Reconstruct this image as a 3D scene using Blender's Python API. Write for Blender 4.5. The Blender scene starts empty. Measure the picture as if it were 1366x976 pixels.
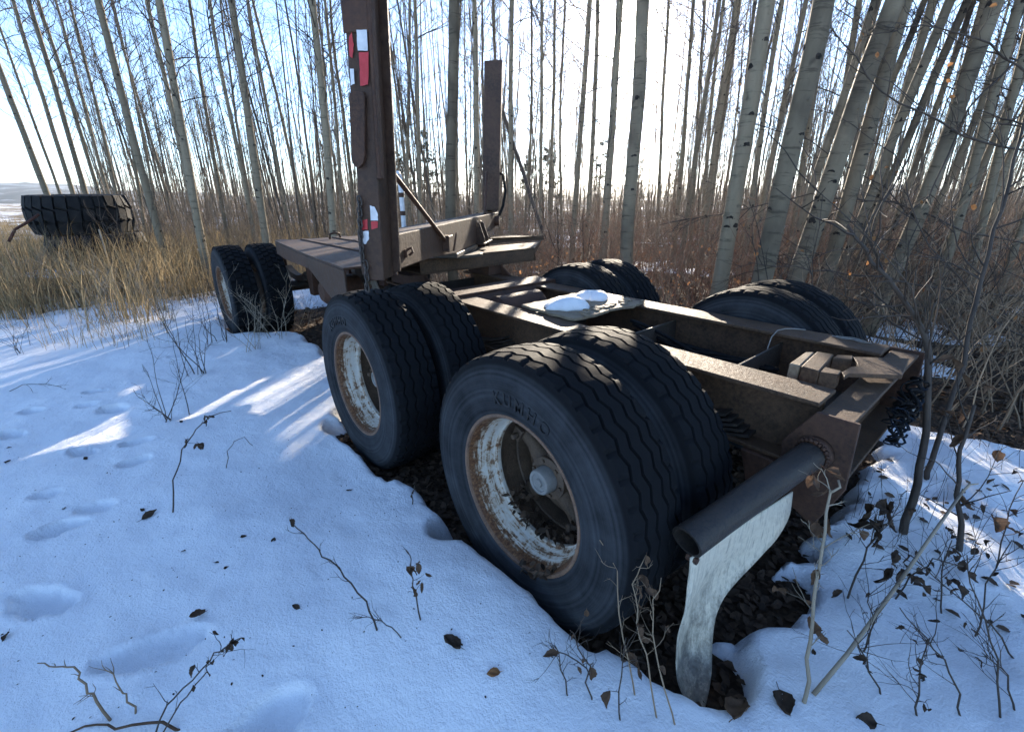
import bpy, bmesh, math, random
import numpy as np
from mathutils import Vector, Matrix
R = math.radians
scene = bpy.context.scene
COL = scene.collection

# ------------------------------------------------------------------ camera
F_PX, IMG_W, CX, CY = 609.35, 1366.0, 683.0, 488.0
CAM = np.array([-1.02705, 2.14296, 1.50779])
CR = np.array([-0.65720, -0.75371, -0.00371])      # right
CD = np.array([-0.26195, 0.23302, -0.93653])       # down
CO = np.array([0.70673, -0.61452, -0.35057])       # optical axis
cam_d = bpy.data.cameras.new('camera')
cam_o = bpy.data.objects.new('camera', cam_d)
COL.objects.link(cam_o)
cam_d.sensor_width = 36.0
cam_d.lens = F_PX / IMG_W * 36.0
cam_d.clip_start = 0.02
cam_d.clip_end = 9000
mw = Matrix.Identity(4)
for i in range(3):
    mw[i][0] = CR[i]; mw[i][1] = -CD[i]; mw[i][2] = -CO[i]; mw[i][3] = CAM[i]
cam_o.matrix_world = mw
scene.camera = cam_o

# ------------------------------------------------------------------ light
SUN = np.array([0.58182, -0.77197, 0.25600])
SUN_EL = math.asin(SUN[2])
SUN_ROT = math.atan2(SUN[0], SUN[1])
world = bpy.data.worlds.new('World')
scene.world = world
world.use_nodes = True
wn = world.node_tree
for n in list(wn.nodes):
    wn.nodes.remove(n)
w_out = wn.nodes.new('ShaderNodeOutputWorld')
w_bg = wn.nodes.new('ShaderNodeBackground')
w_sky = wn.nodes.new('ShaderNodeTexSky')
w_sky.sky_type = 'NISHITA'
w_sky.sun_disc = False
w_sky.sun_elevation = SUN_EL
w_sky.sun_rotation = SUN_ROT
w_sky.altitude = 1500
w_sky.air_density = 0.85
w_sky.dust_density = 0.0
w_sky.ozone_density = 2.5
w_bg.inputs[1].default_value = 0.13
# the sun's own bright aureole in the sky, round the sun's direction
w_tc = wn.nodes.new('ShaderNodeTexCoord')
w_dot = wn.nodes.new('ShaderNodeVectorMath'); w_dot.operation = 'DOT_PRODUCT'
w_dot.inputs[1].default_value = tuple(SUN)
wn.links.new(w_tc.outputs['Generated'], w_dot.inputs[0])
w_acos = wn.nodes.new('ShaderNodeMath'); w_acos.operation = 'ARCCOSINE'
wn.links.new(w_dot.outputs['Value'], w_acos.inputs[0])
def wmath(op, a, b):
    n = wn.nodes.new('ShaderNodeMath'); n.operation = op
    for i, v in enumerate((a, b)):
        if isinstance(v, (int, float)): n.inputs[i].default_value = v
        else: wn.links.new(v, n.inputs[i])
    return n.outputs[0]
g1 = wmath('MULTIPLY', wmath('EXPONENT', wmath('MULTIPLY', wmath('POWER', wmath('DIVIDE', w_acos.outputs[0], R(1.7)), 2.0), -1.0), 0), 260.0)
g2 = wmath('MULTIPLY', wmath('EXPONENT', wmath('MULTIPLY', wmath('DIVIDE', w_acos.outputs[0], R(5.0)), -1.0), 0), 2.5)
w_gl = wn.nodes.new('ShaderNodeMix'); w_gl.data_type = 'RGBA'; w_gl.blend_type = 'ADD'
w_gl.inputs[0].default_value = 1.0
w_rgb = wn.nodes.new('ShaderNodeVectorMath'); w_rgb.operation = 'SCALE'
w_rgb.inputs[0].default_value = (1.0, 0.93, 0.80)
wn.links.new(wmath('ADD', g1, g2), w_rgb.inputs['Scale'])
w_wb = wn.nodes.new('ShaderNodeMix'); w_wb.data_type = 'RGBA'; w_wb.blend_type = 'MULTIPLY'; w_wb.inputs[0].default_value = 1.0
w_wb.inputs[7].default_value = (1.05, 1.0, .99, 1)      # the camera's white balance
wn.links.new(w_sky.outputs[0], w_wb.inputs[6]); wn.links.new(w_wb.outputs[2], w_gl.inputs[6])
wn.links.new(w_rgb.outputs[0], w_gl.inputs[7])
wn.links.new(w_gl.outputs[2], w_bg.inputs[0])
wn.links.new(w_bg.outputs[0], w_out.inputs[0])

sun_d = bpy.data.lights.new('sun', 'SUN')
sun_d.energy = 5.0
sun_d.angle = R(0.53)
sun_d.color = (1.0, 0.87, 0.70)
sun_o = bpy.data.objects.new('sun', sun_d)
COL.objects.link(sun_o)
sun_o.rotation_euler = Vector(tuple(-SUN)).to_track_quat('-Z', 'Y').to_euler()
sun_o.location = (20, -26, 12)

scene.view_settings.view_transform = 'Standard'
scene.view_settings.look = 'None'
scene.view_settings.gamma = 1.0
scene.view_settings.exposure = 1.86
scene.render.engine = 'CYCLES'
scene.cycles.max_bounces = 6

# ------------------------------------------------------------------ picture helpers
def ray(u, v):
    return (u - CX) / F_PX * CR + (v - CY) / F_PX * CD + CO
def at_depth(u, v, dep):
    return CAM + dep * ray(u, v)
def on_plane(u, v, p0, n):
    w = ray(u, v); p0 = np.asarray(p0, float); n = np.asarray(n, float)
    return CAM + w * (((p0 - CAM) @ n) / (w @ n))

# ------------------------------------------------------------------ noise
_rng = np.random.RandomState(7)
_perm = _rng.permutation(512)
_val = _rng.rand(512) * 2 - 1
def vnoise(x, y, s=1.0, off=0.0):
    x = np.asarray(x, float) * s + off + 1000.0; y = np.asarray(y, float) * s - off * 1.7 + 1000.0
    xi = np.floor(x).astype(int); yi = np.floor(y).astype(int)
    fx = x - xi; fy = y - yi
    fx = fx * fx * fx * (fx * (fx * 6 - 15) + 10); fy = fy * fy * fy * (fy * (fy * 6 - 15) + 10)
    def h(a, b): return _val[(_perm[a & 511] + b) & 511]
    return (h(xi, yi) * (1 - fx) + h(xi + 1, yi) * fx) * (1 - fy) + (h(xi, yi + 1) * (1 - fx) + h(xi + 1, yi + 1) * fx) * fy
def fbm(x, y, s, o=4, off=0.0):
    a = 1.0; t = 0; n = 0
    for i in range(o):
        t = t + a * vnoise(x, y, s, off + i * 13.7); n += a; a *= .5; s *= 2.03
    return t / n
def sstep(a, b, x):
    t = np.clip((np.asarray(x, float) - a) / (b - a), 0, 1)
    return t * t * (3 - 2 * t)

# ------------------------------------------------------------------ mesh helpers
class MB:
    def __init__(s): s.v = []; s.f = []
    def add(s, vs, fs):
        o = len(s.v); s.v.extend([tuple(map(float, q)) for q in vs]); s.f.extend([tuple(i + o for i in q) for q in fs])
    def box(s, c, size, rot=None):
        hx, hy, hz = size[0] / 2, size[1] / 2, size[2] / 2
        vs = [Vector((x, y, z)) for x in (-hx, hx) for y in (-hy, hy) for z in (-hz, hz)]
        if rot is not None: vs = [rot @ q for q in vs]
        c = Vector(tuple(c))
        s.add([q + c for q in vs], [(0, 1, 3, 2), (4, 6, 7, 5), (0, 4, 5, 1), (2, 3, 7, 6), (0, 2, 6, 4), (1, 5, 7, 3)])
    def span(s, a, b):
        s.box([(a[i] + b[i]) / 2 for i in range(3)], [abs(b[i] - a[i]) for i in range(3)])
    def prism(s, poly, vec):
        n = len(poly); vec = np.asarray(vec, float)
        P = [np.asarray(q, float) for q in poly]
        vs = P + [q + vec for q in P]
        s.add(vs, [tuple(range(n))[::-1], tuple(range(n, 2 * n))] + [(i, (i + 1) % n, n + (i + 1) % n, n + i) for i in range(n)])
    def tube(s, pts, rad, sides=8, cap=True, closed=False):
        P = [Vector(tuple(q)) for q in pts]; n = len(P)
        if not hasattr(rad, '__len__'): rad = [rad] * n
        t = (P[1] - P[0]).normalized()
        ref = Vector((0, 0, 1)) if abs(t.z) < .9 else Vector((1, 0, 0))
        nx = t.cross(ref).normalized()
        vs = []
        for i in range(n):
            if closed: t2 = (P[(i + 1) % n] - P[i - 1])
            else: t2 = (P[min(i + 1, n - 1)] - P[max(i - 1, 0)])
            if t2.length > 1e-9: t = t2.normalized()
            nx = (nx - t * nx.dot(t))
            nx = nx.normalized() if nx.length > 1e-6 else t.orthogonal().normalized()
            ny = t.cross(nx)
            for k in range(sides):
                a = 2 * math.pi * k / sides
                vs.append(P[i] + (nx * math.cos(a) + ny * math.sin(a)) * rad[i])
        fs = []
        for i in range(n if closed else n - 1):
            j = (i + 1) % n
            for k in range(sides):
                k2 = (k + 1) % sides
                fs.append((i * sides + k, i * sides + k2, j * sides + k2, j * sides + k))
        if cap and not closed:
            fs.append(tuple(range(sides))[::-1]); fs.append(tuple((n - 1) * sides + k for k in range(sides)))
        s.add(vs, fs)
    def lathe(s, prof, seg=64, axis='y', closed=False):
        """prof: list of (axial, radius)."""
        vs = []; m = len(prof)
        for i in range(seg):
            a = 2 * math.pi * i / seg; ca, sa = math.cos(a), math.sin(a)
            for (y, r) in prof:
                if axis == 'y': vs.append((r * ca, y, r * sa))
                elif axis == 'z': vs.append((r * ca, r * sa, y))
                else: vs.append((y, r * ca, r * sa))
        fs = []
        for i in range(seg):
            j = (i + 1) % seg
            for k in range(m if closed else m - 1):
                k2 = (k + 1) % m
                fs.append((i * m + k, i * m + k2, j * m + k2, j * m + k))
        s.add(vs, fs)
    def mesh(s, name, smooth=False, bevel=0, seg=1, angle=35):
        me = bpy.data.meshes.new(name)
        me.from_pydata(s.v, [], s.f)
        bm = bmesh.new(); bm.from_mesh(me)
        bmesh.ops.recalc_face_normals(bm, faces=bm.faces)
        if bevel:
            ed = [e for e in bm.edges if len(e.link_faces) == 2 and e.calc_face_angle(0) > R(angle)]
            bmesh.ops.bevel(bm, geom=ed, offset=bevel, segments=seg, affect='EDGES', clamp_overlap=True, profile=.6)
        bm.to_mesh(me); bm.free()
        if smooth:
            for pl in me.polygons: pl.use_smooth = True
        return me
    def build(s, name, mat, parent=None, smooth=False, bevel=0, seg=1, angle=35):
        return link(name, s.mesh(name, smooth, bevel, seg, angle), mat, parent)

def link(name, me, mat=None, parent=None):
    if mat is not None and len(me.materials) == 0: me.materials.append(mat)
    o = bpy.data.objects.new(name, me); COL.objects.link(o)
    if parent is not None: o.parent = parent
    return o
def empty(name, loc=(0, 0, 0), rz=0, parent=None):
    o = bpy.data.objects.new(name, None); COL.objects.link(o)
    o.location = tuple(map(float, loc)); o.rotation_euler = (0, 0, rz); o.empty_display_size = .2
    if parent is not None: o.parent = parent
    return o
def tag(o, label=None, cat=None, group=None, kind=None):
    if label: o['label'] = label
    if cat: o['category'] = cat
    if group: o['group'] = group
    if kind: o['kind'] = kind
    return o
def raw_mesh(name, V, Fq, smooth=True):
    """fast mesh from numpy: V (n,3), Fq (m,3 or 4)"""
    me = bpy.data.meshes.new(name)
    V = np.asarray(V, np.float32); Fq = np.asarray(Fq, np.int32); k = Fq.shape[1]
    me.vertices.add(len(V)); me.vertices.foreach_set('co', V.ravel())
    me.loops.add(Fq.size); me.loops.foreach_set('vertex_index', Fq.ravel())
    me.polygons.add(len(Fq)); me.polygons.foreach_set('loop_start', np.arange(0, Fq.size, k, dtype=np.int32))
    me.polygons.foreach_set('loop_total', np.full(len(Fq), k, np.int32))
    me.update(calc_edges=True)
    me.polygons.foreach_set('use_smooth', np.full(len(Fq), smooth))
    me.validate()
    return me
def auto_smooth(me, deg=40):
    bm = bmesh.new(); bm.from_mesh(me)
    for e in bm.edges:
        e.smooth = not (len(e.link_faces) == 2 and e.calc_face_angle(0) > R(deg))
    for f in bm.faces: f.smooth = True
    bm.to_mesh(me); bm.free()
    return me

# ------------------------------------------------------------------ materials
class NT:
    def __init__(s, name):
        s.m = bpy.data.materials.new(name); s.m.use_nodes = True
        s.t = s.m.node_tree; s.b = s.t.nodes['Principled BSDF']
        s.tc = s.t.nodes.new('ShaderNodeTexCoord'); s.obj = s.tc.outputs['Object']
        s.geo = s.t.nodes.new('ShaderNodeNewGeometry'); s.pos = s.geo.outputs['Position']
    def lk(s, a, b): s.t.links.new(a, b)
    def setin(s, n, i, v):
        if v is None: return
        if isinstance(v, (int, float, tuple)): n.inputs[i].default_value = v
        else: s.lk(v, n.inputs[i])
    def scale(s, vec, sc):
        n = s.t.nodes.new('ShaderNodeMapping'); n.inputs['Scale'].default_value = sc; s.lk(vec, n.inputs[0]); return n.outputs[0]
    def shift(s, vec, off):
        n = s.t.nodes.new('ShaderNodeVectorMath'); n.operation = 'ADD'; s.lk(vec, n.inputs[0]); s.setin(n, 1, off); return n.outputs[0]
    def noise(s, scale=5, detail=6, rough=.6, vec=None, dist=0.0):
        n = s.t.nodes.new('ShaderNodeTexNoise'); n.inputs['Scale'].default_value = scale; n.inputs['Detail'].default_value = detail
        n.inputs['Roughness'].default_value = rough; n.inputs['Distortion'].default_value = dist
        s.lk(vec if vec is not None else s.obj, n.inputs['Vector']); return n.outputs[0]
    def vor(s, scale, vec=None, feature='F1'):
        n = s.t.nodes.new('ShaderNodeTexVoronoi'); n.feature = feature; n.inputs['Scale'].default_value = scale
        s.lk(vec if vec is not None else s.obj, n.inputs['Vector']); return n.outputs[0]
    def ramp(s, fac, stops, interp='LINEAR'):
        n = s.t.nodes.new('ShaderNodeValToRGB'); cr = n.color_ramp; cr.interpolation = interp
        while len(cr.elements) < len(stops): cr.elements.new(.5)
        for e, (p, c) in zip(cr.elements, stops):
            e.position = p; e.color = (c if hasattr(c, '__len__') else (c, c, c)) + (1,) if hasattr(c, '__len__') else (c, c, c, 1)
        s.lk(fac, n.inputs[0]); return n.outputs[0]
    def mix(s, fac, a, b, mode='MIX'):
        n = s.t.nodes.new('ShaderNodeMix'); n.data_type = 'RGBA'; n.blend_type = mode
        def put(i, v):
            if isinstance(v, tuple): n.inputs[i].default_value = v + (1,) if len(v) == 3 else v
            elif isinstance(v, (int, float)): n.inputs[i].default_value = v if i == 0 else (v, v, v, 1)
            else: s.lk(v, n.inputs[i])
        put(0, fac); put(6, a); put(7, b); return n.outputs[2]
    def math(s, op, a, b=0.0):
        n = s.t.nodes.new('ShaderNodeMath'); n.operation = op; s.setin(n, 0, a); s.setin(n, 1, b); return n.outputs[0]
    def bump(s, h, strength=.3, dist=.01):
        n = s.t.nodes.new('ShaderNodeBump'); n.inputs['Strength'].default_value = strength; n.inputs['Distance'].default_value = dist
        s.lk(h, n.inputs['Height']); s.lk(n.outputs[0], s.b.inputs['Normal'])
    def rand(s):
        n = s.t.nodes.new('ShaderNodeObjectInfo'); return n.outputs['Random']
    def island(s): return s.geo.outputs['Random Per Island']
    def out(s, col=None, rough=.7, metal=0.0, spec=.5):
        if col is not None:
            if isinstance(col, tuple): s.b.inputs['Base Color'].default_value = col + (1,)
            else: s.lk(col, s.b.inputs['Base Color'])
        s.setin(s.b, 'Roughness', rough)
        s.b.inputs['Metallic'].default_value = metal; s.b.inputs['Specular IOR Level'].default_value = spec
        return s.m

def m_rust(name, cols, scale=6, bump=.4, rough=(.45, .75), paint=None, paint_amt=.5, spec=.5):
    t = NT(name)
    n1 = t.noise(scale, 8, .65, t.pos, .4); n2 = t.noise(scale * 9, 5, .7, t.pos); n3 = t.noise(scale * .35, 3, .6, t.pos)
    c = t.ramp(n1, [(.3, cols[0]), (.5, cols[1]), (.68, cols[2])])
    c = t.mix(t.ramp(n2, [(.35, 0), (.7, .65)]), c, cols[3])
    if paint is not None:
        f = t.ramp(t.math('ADD', t.math('MULTIPLY', n1, .7), t.math('MULTIPLY', n3, .3)), [(paint_amt - .06, 1), (paint_amt + .05, 0)])
        c = t.mix(f, c, paint)
    t.bump(t.math('ADD', n2, t.math('MULTIPLY', n1, .6)), bump, .006)
    return t.out(c, t.ramp(n2, [(.3, rough[0]), (.7, rough[1])]), 0, spec)

def m_simple(name, c0, c1, scale=8, rough=.7, bump=0.0, bscale=40, spec=.4, island=False, pos=False):
    t = NT(name)
    v = t.pos if pos else t.obj
    n = t.noise(scale, 6, .6, v)
    c = t.ramp(n, [(.3, c0), (.7, c1)])
    if island:
        c = t.mix(1.0, c, t.ramp(t.island(), [(0, .55), (1, 1.35)]), 'MULTIPLY')
    if bump: t.bump(t.noise(bscale, 4, .6, v), bump, .01)
    return t.out(c, rough, 0, spec)

M = {}
M['rust'] = m_rust('rusty_brown_steel', [(.016, .007, .004), (.044, .019, .011), (.075, .034, .019), (.12, .062, .036)], 7, .45, (.5, .8), None, .5, .35)
M['rust_beam'] = m_rust('weathered_beam', [(.016, .008, .0045), (.046, .023, .012), (.092, .050, .027), (.17, .104, .058)], 9, .6, (.5, .85), None, .5, .35)
M['maroon'] = m_rust('faded_maroon_paint', [(.011, .005, .003), (.037, .0155, .008), (.060, .027, .0145), (.105, .060, .035)], 4.5, .45, (.45, .7), None, .5, .35)
M['dark_steel'] = m_rust('dark_greasy_steel', [(.012, .010, .009), (.03, .023, .018), (.055, .042, .032), (.09, .07, .05)], 10)
M['black_pipe'] = m_rust('worn_black_paint', [(.007, .007, .008), (.012, .0115, .011), (.022, .018, .016), (.07, .05, .035)], 12, .4, (.35, .6))
M['chain'] = m_simple('dark_chain_steel', (.02, .017, .015), (.06, .045, .035), 30, .5, 0, spec=.5)
M['wood'] = m_rust('weathered_wood', [(.12, .085, .05), (.2, .15, .095), (.27, .21, .14), (.32, .26, .18)], 8, .5, (.7, .9))
M['tape_white'] = m_simple('white_reflective_tape', (.55, .56, .57), (.78, .78, .78), 30, .45)
M['tape_red'] = m_simple('red_reflective_tape', (.42, .02, .025), (.55, .04, .05), 30, .45)
M['wire'] = m_simple('grey_wire', (.2, .19, .17), (.35, .33, .3), 20, .5)
M['cable_blue'] = m_simple('blue_cable', (.008, .012, .02), (.012, .02, .032), 20, .7, spec=.1)
M['cable_black'] = m_simple('black_cable', (.006, .006, .0065), (.014, .014, .014), 20, .7, spec=.1)

# rubber
t = NT('weathered_tyre_rubber')
rad = t.t.nodes.new('ShaderNodeSeparateXYZ'); t.lk(t.obj, rad.inputs[0])
rr = t.math('SQRT', t.math('ADD', t.math('POWER', rad.outputs[0], 2.0), t.math('POWER', rad.outputs[2], 2.0)))
n1 = t.noise(5, 7, .65); n2 = t.noise(45, 5, .7)
comb = t.t.nodes.new('ShaderNodeCombineXYZ'); t.lk(rr, comb.inputs[0])
ring = t.noise(60, 3, .6, comb.outputs[0])
dust = t.ramp(t.math('ADD', t.math('MULTIPLY', ring, .5), t.math('MULTIPLY', n1, .6)), [(.38, 0), (.72, 1)])
side = t.ramp(rr, [(.462, 1), (.492, .12)])
c = t.mix(t.math('MULTIPLY', dust, side), (.0045, .005, .006), (.062, .066, .072))
c = t.mix(t.ramp(n2, [(.5, 0), (.8, .3)]), c, (.014, .0138, .0136))
t.bump(t.math('ADD', n2, t.math('MULTIPLY', ring, 1.0)), .25, .004)
M['rubber'] = t.out(c, t.ramp(n1, [(.3, .65), (.7, .9)]), 0, .1)
M['rubber_old'] = m_simple('cracked_black_rubber', (.006, .006, .007), (.02, .0195, .019), 9, .8, .5, 60, .25)
M['letter'] = m_simple('raised_rubber_letter', (.008, .008, .009), (.018, .019, .02), 30, .6)

# white rim paint with rust blisters
t = NT('rusted_white_rim')
n1 = t.noise(30, 8, .72, None, .6); n2 = t.noise(5, 5, .6); n3 = t.noise(95, 5, .65)
xyz = t.t.nodes.new('ShaderNodeSeparateXYZ'); t.lk(t.obj, xyz.inputs[0])
band = t.noise(26, 4, .6, t.scale(t.obj, (.25, 4.0, .25)))
edge = t.ramp(xyz.outputs[1], [(.060, .0), (.112, .17)])
f = t.ramp(t.math('ADD', t.math('ADD', t.math('MULTIPLY', n1, .45), t.math('MULTIPLY', n2, .22)), t.math('ADD', t.math('MULTIPLY', band, .35), edge)), [(.535, 0), (.575, .85), (.62, 1)])
halo = t.ramp(t.math('ADD', t.math('ADD', t.math('MULTIPLY', n1, .45), t.math('MULTIPLY', n2, .22)), t.math('ADD', t.math('MULTIPLY', band, .35), edge)), [(.47, 0), (.56, .6)])
rust = t.ramp(n3, [(.3, (.05, .02, .01)), (.5, (.13, .055, .022)), (.7, (.26, .13, .055))])
white = t.ramp(n2, [(.3, (.50, .47, .41)), (.7, (.66, .63, .56))])
c = t.mix(f, t.mix(halo, white, (.42, .27, .13)), rust)
t.bump(t.math('ADD', f, n3), .35, .004)
M['rim'] = t.out(c, .65, 0, .35)
M['rim_edge'] = m_rust('rusty_rim_lip', [(.05, .022, .012), (.12, .055, .03), (.2, .10, .05), (.3, .2, .13)], 18, .4)
M['hub'] = m_rust('rusty_cast_hub', [(.025, .014, .008), (.066, .039, .023), (.11, .070, .042), (.17, .12, .08)], 14, .6)
M['hubcap'] = m_rust('dull_grey_hubcap', [(.12, .12, .115), (.2, .2, .19), (.26, .25, .24), (.3, .28, .25)], 20, .2)

# snow
t = NT('snow')
n1 = t.noise(9, 6, .6, t.pos); n2 = t.noise(120, 4, .7, t.pos); n3 = t.noise(28, 4, .6, t.pos)
c = t.ramp(n1, [(.3, (.88, .90, .93)), (.7, (.93, .945, .96))])
sp = t.ramp(t.noise(55, 3, .75, t.pos), [(.80, 0), (.84, .8)])
c = t.mix(sp, c, (.16, .12, .09))
t.bump(t.math('ADD', t.math('MULTIPLY', n3, 1.3), t.math('MULTIPLY', n2, .9)), .5, .02)
M['snow'] = t.out(c, .62, 0, .35)

# bare soil and leaf litter base
t = NT('leaf_litter_soil')
n1 = t.noise(6, 7, .7, t.pos); v1 = t.vor(38, t.pos); n2 = t.noise(.05, 6, .6, t.pos); n4 = t.noise(.6, 6, .65, t.pos)
near = t.ramp(n1, [(.3, (.018, .012, .008)), (.5, (.05, .032, .02)), (.7, (.10, .066, .04))])
near = t.mix(t.ramp(v1, [(.1, .5), (.5, 0)]), near, (.13, .085, .05))
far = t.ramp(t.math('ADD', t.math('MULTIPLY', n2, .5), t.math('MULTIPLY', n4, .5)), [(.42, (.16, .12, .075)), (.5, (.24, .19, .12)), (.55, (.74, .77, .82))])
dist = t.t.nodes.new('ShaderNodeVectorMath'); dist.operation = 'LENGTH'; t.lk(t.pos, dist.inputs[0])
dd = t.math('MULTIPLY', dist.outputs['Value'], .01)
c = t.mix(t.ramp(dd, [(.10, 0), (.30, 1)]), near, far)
t.bump(t.math('ADD', n1, v1), .6, .03)
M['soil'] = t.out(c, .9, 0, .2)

# bark of the aspens
def m_bark(name, pale, dark, amt):
    t = NT(name)
    st = t.scale(t.obj, (3.0, 3.0, 26.0)); st2 = t.scale(t.obj, (14, 14, 4.5))
    off = t.t.nodes.new('ShaderNodeVectorMath'); off.operation = 'ADD'
    n1 = t.noise(1.0, 5, .65, st); n2 = t.noise(1.0, 6, .7, st2); n3 = t.noise(.8, 4, .6, t.obj)
    wv = t.t.nodes.new('ShaderNodeVectorMath'); wv.operation = 'ADD'; nz = t.t.nodes.new('ShaderNodeTexNoise'); nz.inputs['Scale'].default_value = 7.0; t.lk(t.obj, nz.inputs['Vector']); sc_ = t.t.nodes.new('ShaderNodeVectorMath'); sc_.operation = 'SCALE'; sc_.inputs['Scale'].default_value = .22; t.lk(nz.outputs[1], sc_.inputs[0]); t.lk(t.obj, wv.inputs[0]); t.lk(sc_.outputs[0], wv.inputs[1])
    kn = t.vor(1.0, t.scale(wv.outputs[0], (4.2, 4.2, 3.4)))
    c = t.ramp(n2, [(.25, tuple(x * .72 for x in pale)), (.75, pale)])
    c = t.mix(t.ramp(n1, [(.56, 0), (.66, .8)]), c, tuple(x * .32 for x in pale))
    c = t.mix(t.ramp(kn, [(.06, .6), (.16, 0)]), c, dark)
    c = t.mix(t.ramp(n3, [(.62 - amt, 0), (.80 - amt, .9)]), c, dark)
    c = t.mix(1.0, c, t.ramp(t.rand(), [(0, .7), (1, 1.12)]), 'MULTIPLY')
    t.bump(t.math('ADD', n1, t.math('MULTIPLY', n2, .8)), .4, .012)
    return t.out(c, .8, 0, .25)
M['bark'] = m_bark('pale_aspen_bark', (.31, .250, .165), (.035, .028, .022), .0)
M['bark_rough'] = m_bark('rough_aspen_bark', (.27, .212, .138), (.035, .026, .02), .17)
M['scar'] = m_simple('black_branch_scar', (.012, .010, .008), (.05, .04, .032), 30, .9, .4, 60, .2)
M['slim_bark'] = m_simple('slim_grey_bark', (.085, .066, .047), (.20, .16, .115), 2.5, .85, island=True)
M['twig'] = m_simple('grey_brown_branch', (.05, .038, .03), (.11, .088, .07), 3, .8, island=True)
M['dark_twig'] = m_simple('dark_brown_twig', (.035, .026, .02), (.085, .062, .045), 6, .75, island=True)
M['shrub'] = m_simple('brown_shrub_stem', (.17, .115, .07), (.36, .255, .16), 5, .8, island=True)
M['red_stem'] = m_simple('russet_dry_stem', (.21, .10, .055), (.36, .19, .11), 5, .8, island=True)
M['pale_twig'] = m_simple('pale_dry_twig', (.22, .175, .125), (.36, .30, .22), 6, .8, island=True)
M['needles'] = m_simple('dark_pine_needles', (.012, .022, .010), (.035, .055, .022), 3, .8, island=True)
M['conifer_bark'] = m_simple('dark_conifer_bark', (.04, .028, .02), (.08, .055, .04), 6, .9)
def m_leaf(name, c0, c1, trans=.25):
    t = NT(name)
    n = t.noise(30, 4, .6)
    c = t.ramp(n, [(.3, c0), (.7, c1)])
    c = t.mix(1.0, c, t.ramp(t.island(), [(0, .45), (1, 1.5)]), 'MULTIPLY')
    m = t.out(c, .75, 0, .3)
    tr = t.t.nodes.new('ShaderNodeBsdfTranslucent'); t.lk(c, tr.inputs[0])
    mx = t.t.nodes.new('ShaderNodeMixShader'); mx.inputs[0].default_value = trans
    o = t.t.nodes['Material Output']
    t.lk(t.b.outputs[0], mx.inputs[1]); t.lk(tr.outputs[0], mx.inputs[2]); t.lk(mx.outputs[0], o.inputs[0])
    return m
M['grass'] = m_leaf('dry_straw_grass', (.22, .155, .08), (.45, .335, .18), .45)
M['leaf'] = m_leaf('dead_brown_leaf', (.075, .042, .024), (.16, .095, .055), .2)
M['leaf_dark'] = m_leaf('dark_dead_leaf', (.03, .019, .012), (.085, .054, .034), .1)
M['litter'] = m_leaf('matted_leaf_litter', (.035, .022, .014), (.12, .075, .045), .1)
M['leaf_red'] = m_leaf('russet_dead_foliage', (.26, .11, .045), (.44, .23, .11), .45)
M['leaf_orange'] = m_leaf('orange_dead_leaf', (.30, .13, .05), (.42, .22, .09), .4)

# mud flap
t = NT('scuffed_white_mudflap')
n1 = t.noise(11, 8, .75, t.scale(t.pos, (2.5, 2.5, .7)), .2); n2 = t.noise(60, 5, .7, t.pos)
sz = t.t.nodes.new('ShaderNodeSeparateXYZ'); t.lk(t.pos, sz.inputs[0])
low = t.ramp(sz.outputs[2], [(.05, .30), (.50, 0)])
f = t.ramp(t.math('ADD', n1, low), [(.56, 0), (.80, .95)])
c = t.mix(f, t.ramp(n2, [(.3, (.58, .51, .385)), (.7, (.71, .64, .50))]), t.ramp(n2, [(.3, (.10, .09, .075)), (.7, (.26, .24, .20))]))
scr = t.noise(10, 5, .65, t.scale(t.pos, (16, 16, .9)), .3)
c = t.mix(t.ramp(scr, [(.54, 0), (.64, .55)]), c, (.20, .17, .13))
t.bump(n1, .25, .006)
M['flap'] = t.out(c, .55, 0, .4)
M['hills'] = None
t = NT('wooded_hillside')
n1 = t.noise(.012, 8, .7, t.scale(t.pos, (1, 1, 6))); 
c = t.ramp(n1, [(.35, (.04, .05, .045)), (.52, (.09, .085, .075)), (.62, (.35, .37, .40))])
M['hills'] = t.out(c, .95, 0, .1)

# ------------------------------------------------------------------ ground and snow
FOOT = []   # (x, y, rx, ry, ang, depth)
for (u, v, a, b, dep) in [(125, 520, .075, .055, .05), (148, 541, .085, .06, .055), (107, 597, .085, .06, .06), (183, 585, .08, .055, .035), (178, 612, .07, .05, .05), (125, 670, .08, .055, .03), (75, 697, .10, .06, .06),
                          (52, 795, .12, .07, .06), (205, 868, .145, .085, .055), (360, 962, .10, .075, .055), (115, 538, .06, .05, .03), (60, 655, .06, .05, .025), (12, 575, .08, .06, .05), (1250, 640, .1, .08, .05), (240, 470, .09, .06, .04), (40, 545, .08, .06, .04)]:
    w = ray(u, v); q = CAM + w * ((.15 - CAM[2]) / w[2])
    FOOT.append((q[0], q[1], a * 1.1, b * .85, math.atan2(CR[1], CR[0]) + [.1, .5, -.2, .3, .7][len(FOOT) % 5], dep))
AX = [0.0, 1.3706, 4.942]
def ground_h(x, y):
    x = np.asarray(x, float); y = np.asarray(y, float)
    d = np.hypot(x - 1, y)
    h = .035 * fbm(x, y, .55, 3, 3) + .012 * fbm(x, y, 3.5, 3, 9)
    h = h + sstep(6, 22, d) * .28 * fbm(x, y, .10, 3, 21)
    h = h + .20 * np.exp(-((x - 10.6) ** 2 + (y - 2.9) ** 2) / 5.0)
    h = h - sstep(120, 400, d) * 9.0
    return h
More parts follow.
